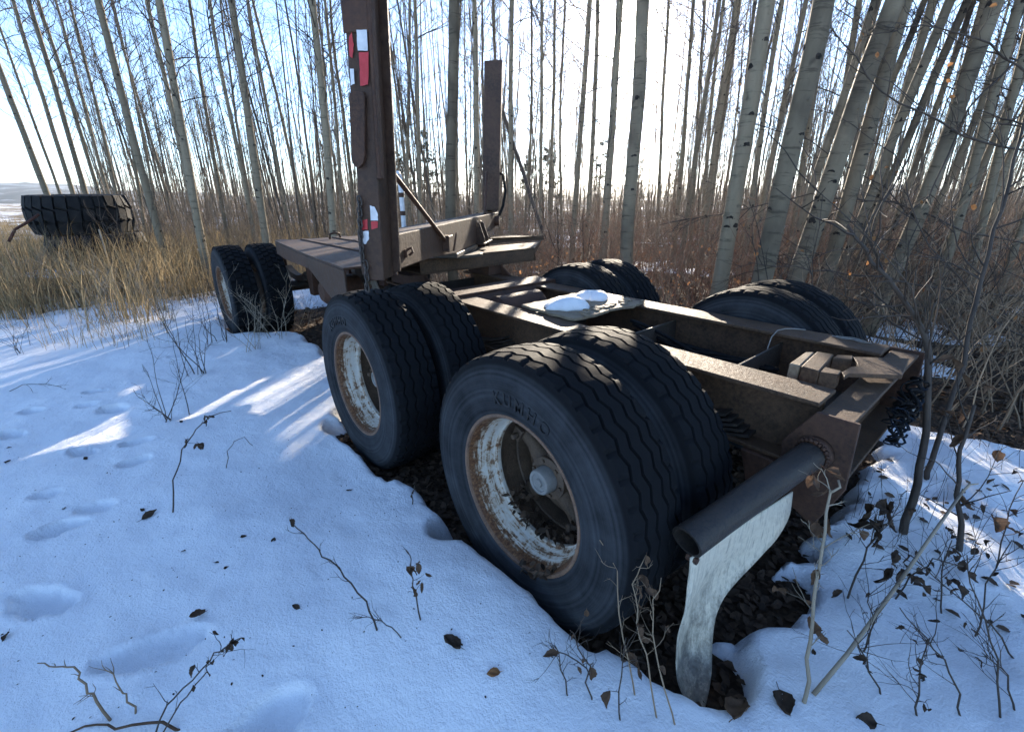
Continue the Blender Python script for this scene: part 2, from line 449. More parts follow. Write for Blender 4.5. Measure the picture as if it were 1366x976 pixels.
def snow_t(x, y):
    x = np.asarray(x, float); y = np.asarray(y, float)
    e = .10 * fbm(x, y, 2.3, 4, 31) + .035 * fbm(x, y, 9.0, 3, 34)
    t = .135 + .035 * fbm(x, y, .8, 3, 41) + .014 * fbm(x, y, 3.2, 3, 52) + .0035 * fbm(x, y, 11.0, 3, 58)
    # drift against the rear tyre
    t = t + .125 * np.exp(-(((x + .06) / .52) ** 2 + ((y - 1.48) / .32) ** 2)) + .05 * np.exp(-(((x - .45) / .5) ** 2 + ((y - 2.1) / .6) ** 2))
    t = t - .07 * np.exp(-(((x - 1.2) / .45) ** 2 + ((y - 1.45) / .35) ** 2))
    # bare strip under the trailer
    side = 1.20 + e * .8 - .42 * sstep(1.9, 2.3, x) * sstep(4.6, 4.2, x) + .05 * np.exp(-((x - 1.0) / .35) ** 2) 
    inside = (sstep(side + .05, side - .07, y)) * sstep(-1.50 + e, -1.25 + e, y) * sstep(-.62 + e * 1.6 - .12 * sstep(.9, .55, y), -.50 + e * 1.6 - .12 * sstep(.9, .55, y), x) * sstep(6.1 + e * 3, 5.6 + e * 3, x)
    # a tongue of bare ground round the mud flap
    fl = np.exp(-(((x + .66) / .20) ** 2 + ((y - 1.0) / .24) ** 2) * 1.4)
    fl2 = np.exp(-(((x + .70) / .13) ** 2 + ((y - .50) / .30) ** 2) * 1.4)
    inside = np.maximum(inside, sstep(.42, .68, np.maximum(fl, fl2) + e * .9))
    for ax in AX:
        dx = np.abs(x - ax); dz = np.sqrt(np.clip(.52 ** 2 - dx ** 2, 0, None))
        lim = (1.31 if ax == 0 else 1.32) + e * .35
        hole = sstep(.44, .36, dx) * sstep(lim, lim - .06, y) * sstep(.5, .6, y)
        inside = np.maximum(inside, hole)
    # small gaps beside the tyre
    for gx, gy, gr in ((.36, 1.27, .085), (1.72, 1.26, .07)):
        inside = np.maximum(inside, sstep(gr + .04, gr - .03, np.hypot(x - gx, y - gy)))
    # woods behind and to the right: thin broken snow
    wood = np.maximum(sstep(-1.25, -2.4, y + .25 * x * 0 + e * 3), sstep(5.5, 9.0, x + e * 8))
    thin = -.045 + .15 * fbm(x, y, .55, 4, 63) + .05 * fbm(x, y, 3.1, 3, 77)
    t = t * (1 - wood) + thin * wood
    # right of the trailer, near: snow with litter showing through
    rn = sstep(.9, .2, y) * sstep(-.3, -.75, x) + sstep(-.9, -1.3, y) * sstep(-2.6, -1.6, y)
    t = t - np.clip(rn, 0, 1) * (.03 + .10 * np.clip(fbm(x, y, 1.7, 4, 88), -.2, 1))
    t = t - inside * (t + .09)
    for (fx, fy, rx, ry, an, dep) in FOOT:
        ca, sa = math.cos(an), math.sin(an)
        a = ((x - fx) * ca + (y - fy) * sa) / rx; b = (-(x - fx) * sa + (y - fy) * ca) / ry
        rr = np.sqrt(a * a + b * b) + .16 * vnoise(x, y, 17, 5) + .07 * vnoise(x, y, 55, 6)
        t = t - dep * (sstep(1.05, .80, rr) * .75 + sstep(.85, .2, rr) * .25) + .006 * np.exp(-((rr - 1.15) / .16) ** 2) + .010 * sstep(1.05, .8, rr) * vnoise(x, y, 42, 9)
    return t
def snow_h(x, y): return ground_h(x, y) + snow_t(x, y)
def top_h(x, y): return float(max(ground_h(x, y), snow_h(x, y)))
def land(u, v):
    """point of the snow or ground seen at a picture position"""
    w = ray(u, v); z = .12
    for _ in range(12):
        q = CAM + w * ((z - CAM[2]) / w[2]); z = .5 * z + .5 * top_h(q[0], q[1])
    q[2] = top_h(q[0], q[1]); return q
def axis(lo, hi, step, far, g):
    a = list(np.arange(lo, hi, step)); s = step; x = a[-1]
    while x < far: s *= g; x += s; a.append(x)
    s = step; x = a[0]; b = []
    while x > -far: s *= g; x -= s; b.append(x)
    return np.array(b[::-1] + a)
def sheet(name, xs, ys, fn, mat):
    X, Y = np.meshgrid(xs, ys, indexing='ij'); Z = fn(X, Y)
    n, m = X.shape
    V = np.stack([X.ravel(), Y.ravel(), Z.ravel()], 1)
    i, j = np.meshgrid(np.arange(n - 1), np.arange(m - 1), indexing='ij'); b = (i * m + j).ravel()
    Fq = np.stack([b, b + m, b + m + 1, b + 1], 1)
    o = link(name, raw_mesh(name, V, Fq), mat)
    tag(o, kind='structure'); return o
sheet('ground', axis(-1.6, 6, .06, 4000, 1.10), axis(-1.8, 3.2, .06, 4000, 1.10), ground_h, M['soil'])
sheet('snow', axis(-1.55, 3.6, .019, 46, 1.035), axis(-1.3, 3.1, .019, 46, 1.035), snow_h, M['snow'])

# far hills
def hills():
    V = []; Fq = []; n = 150; rows = 9
    for i in range(n + 1):
        a = -2.6 + 3.7 * i / n
        for k in range(rows + 1):
            s = k / rows; d = 1150 + 900 * s
            h = (26 + 12 * math.sin(a * 5.1 + .6) + 9 * math.sin(a * 13 + 1) + 5 * math.sin(a * 31)) * math.sin(s * math.pi / 2) + 2.5 * math.sin(a * 90 + k)
            V.append((d * math.cos(a), d * math.sin(a), -10 + h))
    for i in range(n):
        for k in range(rows):
            b = i * (rows + 1) + k; Fq.append((b, b + 1, b + rows + 2, b + rows + 1))
    o = link('hills', raw_mesh('hills', V, Fq), M['hills']); tag(o, kind='structure')
hills()

# ================================================================== the log trailer
random.seed(11)
H = 0.856
trailer = empty('log_trailer', (0, 0, 0))
tag(trailer, 'rusty old log trailer with tall bunk stakes and three axles of dual tyres', 'trailer')

def zig(i, per):
    p = (i % per) / per
    return (4 * p - 1) if p < .5 else (3 - 4 * p)

def rib_tyre_mesh():
    SEG, PER = 240, 6
    side = [(.106, .292), (.117, .299), (.125, .309), (.131, .325), (.1325, .329), (.1325, .333), (.137, .352), (.1385, .354), (.1385, .358), (.141, .385), (.1415, .41), (.140, .436), (.1395, .438), (.1365, .441), (.134, .458), (.128, .478), (.1215, .494), (.118, .5015)]
    V = []; rows = []
    def crown(y): return .5205 - .0095 * (abs(y) / .11) ** 2.2
    tread = []      # (y, kind) kind 0 surface fixed, 1 surface zig, 2 groove floor zig, 3 shoulder
    tread.append((.1135, 3)); tread.append((.100, 4))
    for g in (.076, .028, -.028, -.076):
        if g == -.028: tread.append((0, 0))
        tread += [(g + .0062, 1), (g + .0035, 2), (g - .0035, 2), (g - .0062, 1)]
    tread += [(-.100, 4), (-.1135, 3)]
    prof_n = len(side) * 2 + len(tread)
    for i in range(SEG):
        a = 2 * math.pi * i / SEG; ca, sa = math.cos(a), math.sin(a)
        z = zig(i, PER) * .0075
        notch = (i % PER) == 2; notch2 = (i % PER) == 5
        pr = list(side)
        for (y, k) in tread:
            r = crown(y)
            if k == 1: y = y + z
            elif k == 2: y = y + z; r -= .013
            elif k == 3: r -= (.013 if (notch if y > 0 else notch2) else 0)
            elif k == 4: r -= (.011 if (notch if y > 0 else notch2) else 0)
            pr.append((y, r))
        pr += [(-y, r) for (y, r) in reversed(side)]
        V += [(r * ca, y, r * sa) for (y, r) in pr]
    m = prof_n; Fq = []
    for i in range(SEG):
        j = (i + 1) % SEG
        for k in range(m - 1):
            Fq.append((i * m + k, i * m + k + 1, j * m + k + 1, j * m + k))
    me = raw_mesh('rib_tyre', V, Fq); auto_smooth(me, 38); me.materials.append(M['rubber']); return me

def block(mb, outline, r0, r1, sc=.9, drop=0.0):
    """curved tread block: outline of (angle, y) points, from radius r0 to r1"""
    n = len(outline)
    ca = sum(a for a, _ in outline) / n; cy = sum(y for _, y in outline) / n
    lo = [(r0 * math.cos(a), y, r0 * math.sin(a)) for a, y in outline]
    hi = []
    for a, y in outline:
        a2 = ca + (a - ca) * sc; y2 = cy + (y - cy) * sc
        rt_ = r1 - drop * max(0.0, abs(y2) - .10) ** 1.5
        hi.append((rt_ * math.cos(a2), y2, rt_ * math.sin(a2)))
    mb.add(lo + hi, [tuple(range(n, 2 * n))] + [(i, (i + 1) % n, n + (i + 1) % n, n + i) for i in range(n)])

def lug_tyre_mesh():
    mb = MB()
    half = [(.106, .292), (.122, .302), (.134, .335), (.142, .385), (.140, .43), (.131, .468), (.118, .492), (.108, .500)]
    mb.lathe(half + [(0, .504)] + [(-y, r) for y, r in reversed(half)], 72)
    n = 44
    for i in range(n):
        for k, (y0, y1) in enumerate(((-.118, -.066), (-.058, -.004), (.004, .058), (.066, .118))):
            a0 = 2 * math.pi * (i + (.5 if k % 2 else 0)) / n; da = 2 * math.pi / n * .72
            sk = .012 * (1 if k < 2 else -1)
            block(mb, [(a0 + sk, y0), (a0 + da + sk, y0), (a0 + da - sk, y1), (a0 - sk, y1)], .495, .521 if k in (1, 2) else .516, .9)
    me = mb.mesh('lug_tyre'); auto_smooth(me, 30); me.materials.append(M['rubber']); return me

TYRE = rib_tyre_mesh(); LUG = lug_tyre_mesh()
def rim_meshes():
    mb = MB()
    inner = [(.117, .2915), (.109, .286), (.100, .2835), (.088, .279), (.080, .280), (.072, .276), (.045, .270), (.020, .263), (.004, .258), (-.002, .2505), (-.012, .2485), (-.020, .2505)]
    outer = [(-.020, .272), (.0, .274), (.05, .282), (.10, .290), (.114, .300)]
    mb.lathe(inner + outer, 96, closed=True)
    a = mb.mesh('rim'); auto_smooth(a, 35); a.materials.append(M['rim'])
    mb = MB()
    mb.lathe([(.1135, .3035), (.119, .3065), (.1235, .304), (.1245, .299), (.1235, .2935), (.1185, .290), (.1125, .290)], 96, closed=True)
    b = mb.mesh('rim_lip'); auto_smooth(b, 40); b.materials.append(M['rim_edge'])
    mb = MB()
    mb.lathe([(-.0205, .2515), (-.030, .256), (-.06, .259), (-.118, .262), (-.118, .29), (-.09, .287), (-.05, .278), (-.0205, .272)], 80, closed=True)
    c = mb.mesh('spacer_band'); auto_smooth(c, 35); c.materials.append(M['hub'])
    return a, b, c
RIM, LIP, SPC = rim_meshes()
def hub_mesh():
    mb = MB()
    mb.lathe([(-.20, .0), (-.20, .205), (-.105, .207), (-.09, .20), (-.085, .09), (-.05, .083), (-.004, .078), (.0, .0)], 48)
    mb.lathe([(-.150, .248), (-.150, .2585), (-.062, .2585), (-.062, .248), (-.10, .243)], 64, closed=True)
    for k in range(5):
        a = R(24 + 72 * k); d = Vector((math.cos(a), 0, math.sin(a))); p = Vector((-math.sin(a), 0, math.cos(a)))
        Y = Vector((0, 1, 0))
        # tapered cast spoke, oval section
        secs = [(.055, .05, .050, -.045), (.11, .041, .042, -.055), (.165, .034, .034, -.065), (.205, .037, .032, -.068), (.238, .046, .030, -.070)]
        vs = []; n = 12
        for (rr, w, h, y) in secs:
            for q in range(n):
                t = 2 * math.pi * q / n
                vs.append(d * rr + p * (w * math.cos(t)) + Y * (y + h * math.sin(t)))
        fs = [(i * n + q, i * n + (q + 1) % n, (i + 1) * n + (q + 1) % n, (i + 1) * n + q) for i in range(4) for q in range(n)]
        fs.append(tuple(4 * n + q for q in range(n)))
        mb.add(vs, fs)
        # clamp and nut at the spoke's end
        rot = Matrix(((d.x, 0, p.x), (0, 1, 0), (d.z, 0, p.z)))
        mb.box(d * .228 + Y * -.032, (.044, .022, .060), rot)
        mb.tube([d * .222 + Y * -.03, d * .222 + Y * .006], .014, 6)
    me = mb.mesh('cast_spoke_hub', bevel=.003); auto_smooth(me, 38); me.materials.append(M['hub'])
    mc = MB()
    mc.lathe([(-.004, 0), (-.004, .084), (.006, .084), (.008, .078), (.010, .055)], 32)
    for k in range(6):
        a = R(60 * k + 12); mc.tube([(.069 * math.cos(a), .004, .069 * math.sin(a)), (.069 * math.cos(a), .016, .069 * math.sin(a))], .0085, 6)
    f = mc.mesh('hub_flange'); auto_smooth(f, 38); f.materials.append(M['hub'])
    mc = MB()
    mc.lathe([(.008, .052), (.050, .050), (.056, .046), (.056, .036), (.051, .033), (.051, .018), (.058, .015), (.058, .0)], 40)
    c = mc.mesh('hub_cap'); auto_smooth(c, 38); c.materials.append(M['hubcap'])
    return me, f, c
HUB, HFL, HCAP = hub_mesh()

def wheel(x, y, z, outward, tyre, outer=True, roll=0.0):
    w = empty('wheel', (x, y, z), 0 if outward > 0 else math.pi, trailer)
    w.rotation_euler = (0, 0, 0 if outward > 0 else math.pi)
    a = link('tyre', tyre, None, w); a.rotation_euler = (0, roll, 0)
    r = link('rim', RIM, None, w); r.rotation_euler = (0, roll * .7, 0)
    if not outer: r.rotation_euler = (0, roll, math.pi)
    link('spacer_band', SPC, None, w).rotation_euler = (0, roll, 0 if outer else math.pi)
    if outer:
        link('rim_lip', LIP, None, w).rotation_euler = (0, roll, 0)
        for nm, me in (('cast_spoke_hub', HUB), ('hub_flange', HFL), ('hub_cap', HCAP)):
            ob = link(nm, me, None, w); ob.rotation_euler = (0, roll * .7, 0); ob.location = (0, -.048, 0)
    return w
YO, YI = 1.115, .775
left_wheels = []
for k, ax in enumerate(AX):
    z = (.50, .499, .478)[k]; ty = LUG if k == 2 else TYRE
    for sgn in (1, -1):
        dy = 0.0 if sgn > 0 else .10; zz = z if sgn > 0 else z - .02
        wo = wheel(ax, YO * sgn + dy, zz, sgn, ty, True, roll=[.0, .9, 1.7][k] + (0 if sgn > 0 else .4))
        wi = wheel(ax, YI * sgn + dy, zz, sgn, ty, False, roll=.31 + k)
        if sgn > 0: left_wheels.append(wo)

def arc_text(body, size, r, a_mid, depth, y, spacing, width):
    cu = bpy.data.curves.new('lettering', 'FONT'); cu.body = body; cu.size = size; cu.extrude = depth; cu.align_x = 'CENTER'; cu.align_y = 'CENTER'
    cu.space_character = spacing; cu.offset = .0015; cu.resolution_u = 4
    tmp = bpy.data.objects.new('lettering_source', cu); COL.objects.link(tmp)
    dg = bpy.context.evaluated_depsgraph_get(); dg.update()
    me = bpy.data.meshes.new_from_object(tmp.evaluated_get(dg))
    bpy.data.objects.remove(tmp); bpy.data.curves.remove(cu)
    wx = max(v.co.x for v in me.vertices) - min(v.co.x for v in me.vertices)
    for v in me.vertices:
        a = a_mid + v.co.x / wx * width          # seen from +Y, +X runs to the left
        rr = r + v.co.y
        v.co = (rr * math.cos(a), y + v.co.z, rr * math.sin(a))
    me.materials.clear()
    return me
me = arc_text('KUMHO', .062, .370, R(97), .0042, .1402, 1.5, R(42)); me.materials.append(M['letter']); link('lettering', me, None, left_wheels[0])
me2 = arc_text('KUMHO', .062, .370, R(72), .0042, .1402, 1.5, R(42)); me2.materials.append(M['letter']); link('lettering', me2, None, left_wheels[1])

# --- frame rails
def ibeam(name, x0, x1, yo, yi, top, depth, mat, tf=.016, tw=.012):
    mb = MB(); yc = (yo + yi) / 2
    mb.span((x0, yo, top - tf), (x1, yi, top)); mb.span((x0, yo, top - depth), (x1, yi, top - depth + tf))
    mb.span((x0 + .004, yc - tw / 2, top - depth + tf - .002), (x1 - .004, yc + tw / 2, top - tf + .002))
    return mb.build(name, mat, trailer, bevel=.003)
ibeam('frame_rail', -.660, 2.46, .469, .297, H, .255, M['rust_beam'])
ibeam('frame_rail', -.664, 2.46, -.468, -.296, H, .255, M['rust_beam'])
# rear crossmember, open channel facing back, with end plates
mb = MB()
mb.span((-.768, .49, .818), (-.668, -.50, .832)); mb.span((-.682, .49, .56), (-.670, -.50, .817)); mb.span((-.768, .49, .545), (-.668, -.50, .559))
mb.build('rear_crossmember', M['rust_beam'], trailer, bevel=.003)
mb = MB()
mb.prism([(-.785, .491, .838), (-.665, .491, .838), (-.585, .491, .70), (-.60, .491, .50), (-.735, .491, .42), (-.795, .491, .60)], (0, .016, 0))
mb.build('end_plate', M['rust'], trailer, bevel=.003)
mb = MB(); mb.prism([(-.785, -.502, .842), (-.60, -.502, .842), (-.57, -.502, .70), (-.60, -.502, .55), (-.735, -.502, .52), (-.795, -.502, .60)], (0, -.016, 0))
mb.build('end_plate', M['rust'], trailer, bevel=.003)
# flanged collar and black bumper pipe, open at its end
P0 = np.array([-.690, .495, .700]); P1 = np.array([-.572, 1.10, .592]); dP = (P1 - P0) / np.linalg.norm(P1 - P0)
mb = MB()
mb.tube([P0, P0 + dP * .012, P0 + dP * .020, P0 + dP * .028], [.058, .058, .056, .048], 20)
for k in range(22):
    a = 2 * math.pi * k / 22; e1 = np.cross(dP, [0, 0, 1]); e1 /= np.linalg.norm(e1); e2 = np.cross(dP, e1)
    q = P0 + dP * .024 + (e1 * math.cos(a) + e2 * math.sin(a)) * .050
    mb.tube([q, q + dP * .012 + np.array([0, 0, .004])], .006 + .003 * random.random(), 5)
mb.build('pipe_weld_collar', M['rust'], trailer, smooth=True)
mb = MB()
n = 14; pts = [P0 + (P1 - P0) * (i / n) for i in range(n + 1)]
ro, ri, sd = .0465, .039, 26
def ring(p, r, dent=0):
    e1 = np.cross(dP, [0, 0, 1]); e1 /= np.linalg.norm(e1); e2 = np.cross(e1, dP)
    return [p + e1 * r * math.cos(t) * (1 + dent * .10) + e2 * r * math.sin(t) * (1 - dent * .16 * (1 if math.sin(t) < 0 else .3)) for t in [2 * math.pi * k / sd for k in range(sd)]]
vs = []; rings = [(p, ro, max(0, (i - n + 3) / 3)) for i, p in enumerate(pts)] + [(P1, ri, 1)] + [(P1 - dP * .25, ri, 0)]
for p, r, dn in rings: vs += ring(p, r, dn)
fs = [(i * sd + k, i * sd + (k + 1) % sd, (i + 1) * sd + (k + 1) % sd, (i + 1) * sd + k) for i in range(len(rings) - 1) for k in range(sd)]
mb.add(vs, fs)
o = mb.build('bumper_pipe', M['black_pipe'], trailer); auto_smooth(o.data, 50)
# mud flap, a stiff curled sheet hanging from the pipe
def flap():
    L = [(921, 744, 1.105), (920, 765, 1.108), (914, 807, 1.112), (905.6, 850, 1.115), (900.5, 884, 1.115), (903, 905, 1.113), (911, 925, 1.11), (923, 948, 1.105), (935, 966, 1.10)]
    Rr = [(1057, 655, .66), (1053, 688, .68), (1036, 720, .735), (1010, 748, .80), (985, 770, .86), (966, 792, .905), (956, 818, .94), (950, 860, .965), (947.5, 903, 1.0), (941, 945, 1.06), (936, 966, 1.098)]
    def res(pts, n):
        pts = np.array([on_plane(u, v, (0, y, 0), (0, 1, 0)) for u, v, y in pts])
        s = np.r_[0, np.cumsum(np.linalg.norm(np.diff(pts, axis=0), axis=1))]; s /= s[-1]
        q = np.linspace(0, 1, n); out = np.stack([np.interp(q, s, pts[:, i]) for i in range(3)], 1)
        for _ in range(1): out[1:-1] = .25 * out[:-2] + .5 * out[1:-1] + .25 * out[2:]
        return out
    n, m = 34, 12; A = res(L, n); B = res(Rr, n); mb = MB(); vs = []
    for i in range(n):
        for k in range(m + 1):
            s = k / m; p = A[i] * (1 - s) + B[i] * s
            p = p + np.array([.035, 0, 0]) * math.sin(math.pi * s) * min(1, i / 8) + np.array([.003 * math.sin(i * .5 + k * .3), 0, 0]) * min(1, i / 10)
            vs.append(p)
    fs = [(i * (m + 1) + k, i * (m + 1) + k + 1, (i + 1) * (m + 1) + k + 1, (i + 1) * (m + 1) + k) for i in range(n - 1) for k in range(m)]
    mb.add(vs, fs)
    o = mb.build('mud_flap', M['flap'], trailer, smooth=True)
    md = o.modifiers.new('thickness', 'SOLIDIFY'); md.thickness = .0045; md.offset = 0
    o['label'] = 'scuffed white mud flap curling from the bumper pipe'
    b = MB()
    q = on_plane(925, 748, (0, 1.09, 0), (0, 1, 0)); b.tube([q + np.array([-.012, 0, .006]), q + np.array([.02, 0, .006])], .011, 6)
    b.build('flap_bolt', M['rust'], trailer)
flap()

# --- cross bracing, axles, suspension under the rails
for x in (-.25, .35, 1.05, 1.75, 2.40):
    mb = MB(); mb.span((x - .035, -.302, H - .23), (x + .035, .302, H - .218)); mb.span((x - .006, -.375, H - .217), (x + .006, .375, H - .06)); mb.build('crossmember', M['dark_steel'], trailer, bevel=.003)
for k, ax in enumerate(AX):
    z = (.50, .499, .478)[k]
    mb = MB(); mb.tube([(ax, -1.05, z), (ax, -.5, z), (ax, .5, z), (ax, 1.05, z)], [.06, .062, .062, .06], 16); mb.build('axle', M['dark_steel'], trailer, smooth=True)
    for s in (1, -1):
        mb = MB(); mb.tube([(ax - .20, s * .30, z + .12), (ax - .08, s * .30, z + .10)], [.085, .085], 20); mb.tube([(ax - .08, s * .30, z + .10), (ax - .03, s * .30, z + .1)], [.03, .03], 8); mb.build('brake_chamber', M['dark_steel'], trailer, bevel=.006)
        mb = MB()
        for j in range(5):
            Ls = .46 - .025 * j
            pts = [(ax + Ls * q, s * .415, z + .085 + .0135 * j - .06 * (1 - q * q) * .4 + .05 * q * q) for q in np.linspace(-1, 1, 9)]
            for a, b in zip(pts[:-1], pts[1:]):
                mb.prism([(a[0], s * .415 - .038, a[2]), (b[0], s * .415 - .038, b[2]), (b[0], s * .415 - .038, b[2] + .013), (a[0], s * .415 - .038, a[2] + .013)], (0, .076, 0))
        mb.build('leaf_spring', M['dark_steel'], trailer)
for x in (-.56, .68, 1.93, 4.40, 5.48):
    for s in (1, -1):
        if x > 4:
            mb = MB(); mb.prism([(x - .10, s * .40, .798), (x + .10, s * .40, .798), (x + .06, s * .40, .44), (x - .06, s * .40, .44)], (0, s * .06, 0)); mb.build('spring_hanger', M['rust'], trailer, bevel=.004); continue
        mb = MB(); mb.prism([(x - .11, s * .40, H - .256), (x + .11, s * .40, H - .256), (x + .06, s * .40, H - .42), (x - .06, s * .40, H - .42)], (0, s * .09, 0)); mb.build('spring_hanger', M['rust'], trailer, bevel=.004)

# --- plate across the rails
mb = MB(); rnd = random.Random(4)
poly = [(1.03, .285), (.80, .30), (.575, .30), (.555, .12), (.59, -.05), (.545, -.2), (.57, -.345), (.75, -.36), (.99, -.37), (1.05, -.2), (1.02, .05)]
pp = []
for i, (a, b) in enumerate(poly):
    c, d = poly[(i + 1) % len(poly)]
    for q in range(6): pp.append((a + (c - a) * q / 6 + rnd.uniform(-.008, .008), b + (d - b) * q / 6 + rnd.uniform(-.008, .008), H + .003))
mb.prism(pp, (0, 0, .016)); mb.build('cross_plate', M['wood'], trailer, bevel=.002)
for i in range(12):
    mb = MB(); x = rnd.uniform(.55, .66); y = -.34 + .05 * i; a = rnd.uniform(-.3, .3)
    mb.box((x, y, H + .0245), (rnd.uniform(.02, .06), rnd.uniform(.02, .042), .008), Matrix.Rotation(a, 3, 'Z')); mb.build('bark_scrap', M['wood'], trailer)
# hoses lying between the rails
for k in range(5):
    mb = MB(); y0 = -.12 - .03 * k
    pts = [(.50 - .16 * q + .02 * math.sin(q * 2 + k), y0 - .03 * math.sin(q * 1.3 + k), H - .08 - .02 * k + .03 * math.cos(q * 1.1 + k) - .015 * q) for q in np.linspace(0, 5, 18)]
    mb.tube(pts, .011, 8); mb.build('air_hose', M['cable_black'], trailer, smooth=True)
mb = MB()
for i in range(26): mb.box((rnd.uniform(-.35, .5), rnd.uniform(-.25, .05), H - .205 + rnd.uniform(0, .02)), (rnd.uniform(.02, .07), rnd.uniform(.01, .04), .012), Matrix.Rotation(rnd.uniform(0, 3), 3, 'Z'))
mb.build('rail_debris', M['wood'], trailer); tag(trailer.children[-1], kind='stuff')
mb = MB(); mb.box((.1, -.03, H - .236), (1.5, .60, .012)); mb.build('belly_plate', M['dark_steel'], trailer)

# --- hitch plate and block on the rear crossmember
def topz(pts, z): return [tuple(on_plane(u, v, (0, 0, z), (0, 0, 1))) for u, v in pts]
def crop3(pts): return [(1000 + x / 4.4375, 420 + y / 4.4375) for x, y in pts]
mb = MB(); mb.prism(topz(crop3([(235, 285), (330, 218), (385, 218), (300, 300)]), .89), (0, 0, -.07)); mb.build('timber_block', M['wood'], trailer, bevel=.004)
mb = MB(); mb.prism(topz(crop3([(305, 302), (398, 214), (500, 232), (412, 332)]), .892), (0, 0, -.068)); mb.build('hitch_block', M['rust_beam'], trailer, bevel=.004)
mb = MB(); mb.prism(topz(crop3([(414, 336), (446, 306), (545, 330), (525, 352)]), .888), (0, 0, -.06)); mb.build('hitch_jaw', M['rust_beam'], trailer, bevel=.003)
mb = MB(); mb.prism(topz(crop3([(492, 252), (520, 234), (614, 240), (606, 262)]), .889), (0, 0, -.06)); mb.build('hitch_jaw', M['rust_beam'], trailer, bevel=.003)
mb = MB(); mb.prism(topz(crop3([(612, 246), (945, 256), (906, 356), (590, 346), (562, 364), (545, 336), (600, 306), (640, 302), (634, 276)]), .886), (0, 0, -.016)); mb.build('hitch_plate', M['rust_beam'], trailer, bevel=.002)
# wire looped over the right rail
mb = MB()
pts = [on_plane(*q, (0, yy, 0), (0, 1, 0)) for q, yy in zip(crop3([(330, 88), (270, 82), (210, 82), (165, 92), (130, 130), (108, 190), (100, 250), (102, 320)]), (-.42, -.36, -.30, -.26, -.24, -.22, -.21, -.20))]
mb.tube(pts, .0028, 5); mb.build('loop_of_wire', M['wire'], trailer, smooth=True)
mb = MB()
for k in range(3):
    pts = [(-.60 + .02 * k + .12 * q, -.43 + .012 * math.sin(q * 6 + k * 2), H + .004 + .006 * (k % 2)) for q in np.linspace(0, 1, 9)]
    mb.tube(pts, .0022, 4)
mb.build('rail_wire', M['wire'], trailer)
# bundle of cables hanging at the rear
for k in range(15):
    r_ = random.Random(90 + k); mb = MB()
    cx, cy, cz = -.80 + r_.uniform(-.03, .015), r_.uniform(-.36, -.02), r_.uniform(.60, .76)
    pts = []; ph = r_.uniform(0, 6); rr = r_.uniform(.02, .06); tilt = r_.uniform(-.5, .5); n = 26
    for i in range(n):
        t = i / (n - 1) * 2 * math.pi * r_.choice([.8, 1.3, 1.6]) if i == 0 else i / (n - 1) * 8
        pts.append((cx + .02 * math.sin(3 * t + ph), cy + rr * math.cos(t + ph) + .02 * t * tilt, cz + rr * 1.2 * math.sin(t + ph) - .006 * t))
    mb.tube(pts, r_.choice([.003, .0045, .006]), 6); mb.build('tangled_cable', (M['wire'] if k == 4 else M['cable_blue'] if k % 3 == 0 else M['cable_black']), trailer, smooth=True)

# --- fixed bolster across the frame
mb = MB()
mb.span((2.04, .38, 1.048), (2.42, -.80, 1.060)); mb.span((2.04, .38, .955), (2.056, -.80, 1.047)); mb.span((2.404, .38, .955), (2.42, -.80, 1.047)); mb.span((2.04, .38, .942), (2.42, -.80, .954))
mb.build('bolster', M['rust_beam'], trailer, bevel=.003)
mb = MB()   # nose with a raised lip
mb.prism([(2.04, -.801, 1.060), (2.42, -.801, 1.060), (2.46, -1.30, 1.066), (2.30, -1.10, 1.060)], (0, 0, -.012))
mb.prism([(2.04, -.801, 1.047), (2.30, -1.10, 1.047), (2.46, -1.30, 1.052), (2.30, -1.05, .95), (2.05, -.83, .94)], (.012, .01, 0))
mb.prism([(2.60, -.45, 1.062), (2.60, -1.0, 1.062), (2.465, -1.34, 1.066), (2.465, -1.34, 1.11), (2.60, -1.0, 1.125), (2.60, -.45, 1.12)], (.014, .004, 0))
mb.build('bolster_nose', M['rust_beam'], trailer, bevel=.002)
for y in (.38, -.38):
    mb = MB(); mb.span((2.08, y - .08, H + .002), (2.38, y + .08, .940)); mb.prism([(2.06, y - .05, .939), (2.06, y - .05, H + .003), (1.92, y - .05, H + .003)], (0, .016, 0)); mb.build('bolster_pedestal', M['rust'], trailer, bevel=.004)
mb = MB(); mb.span((1.50, -.52, H + .004), (1.72, .50, H + .022)); mb.prism([(1.50, -.52, H + .004), (1.50, .50, H + .004), (1.46, .50, H - .05), (1.46, -.52, H - .05)], (.012, 0, 0)); mb.build('stiffener_plate', M['rust'], trailer, bevel=.004)
mb = MB(); mb.tube([(1.36, -.22, H - .10), (1.36, -.18, H - .10), (1.36, .20, H - .10), (1.36, .24, H - .10)], [.07, .105, .105, .07], 22); o = mb.build('air_tank', M['rust'], trailer); auto_smooth(o.data, 40)
mb = MB(); mb.tube([(3.35, .30, .66), (3.35, .34, .66), (3.35, .66, .66), (3.35, .70, .66)], [.08, .12, .12, .08], 22); o = mb.build('air_tank', M['rust'], trailer); auto_smooth(o.data, 40)

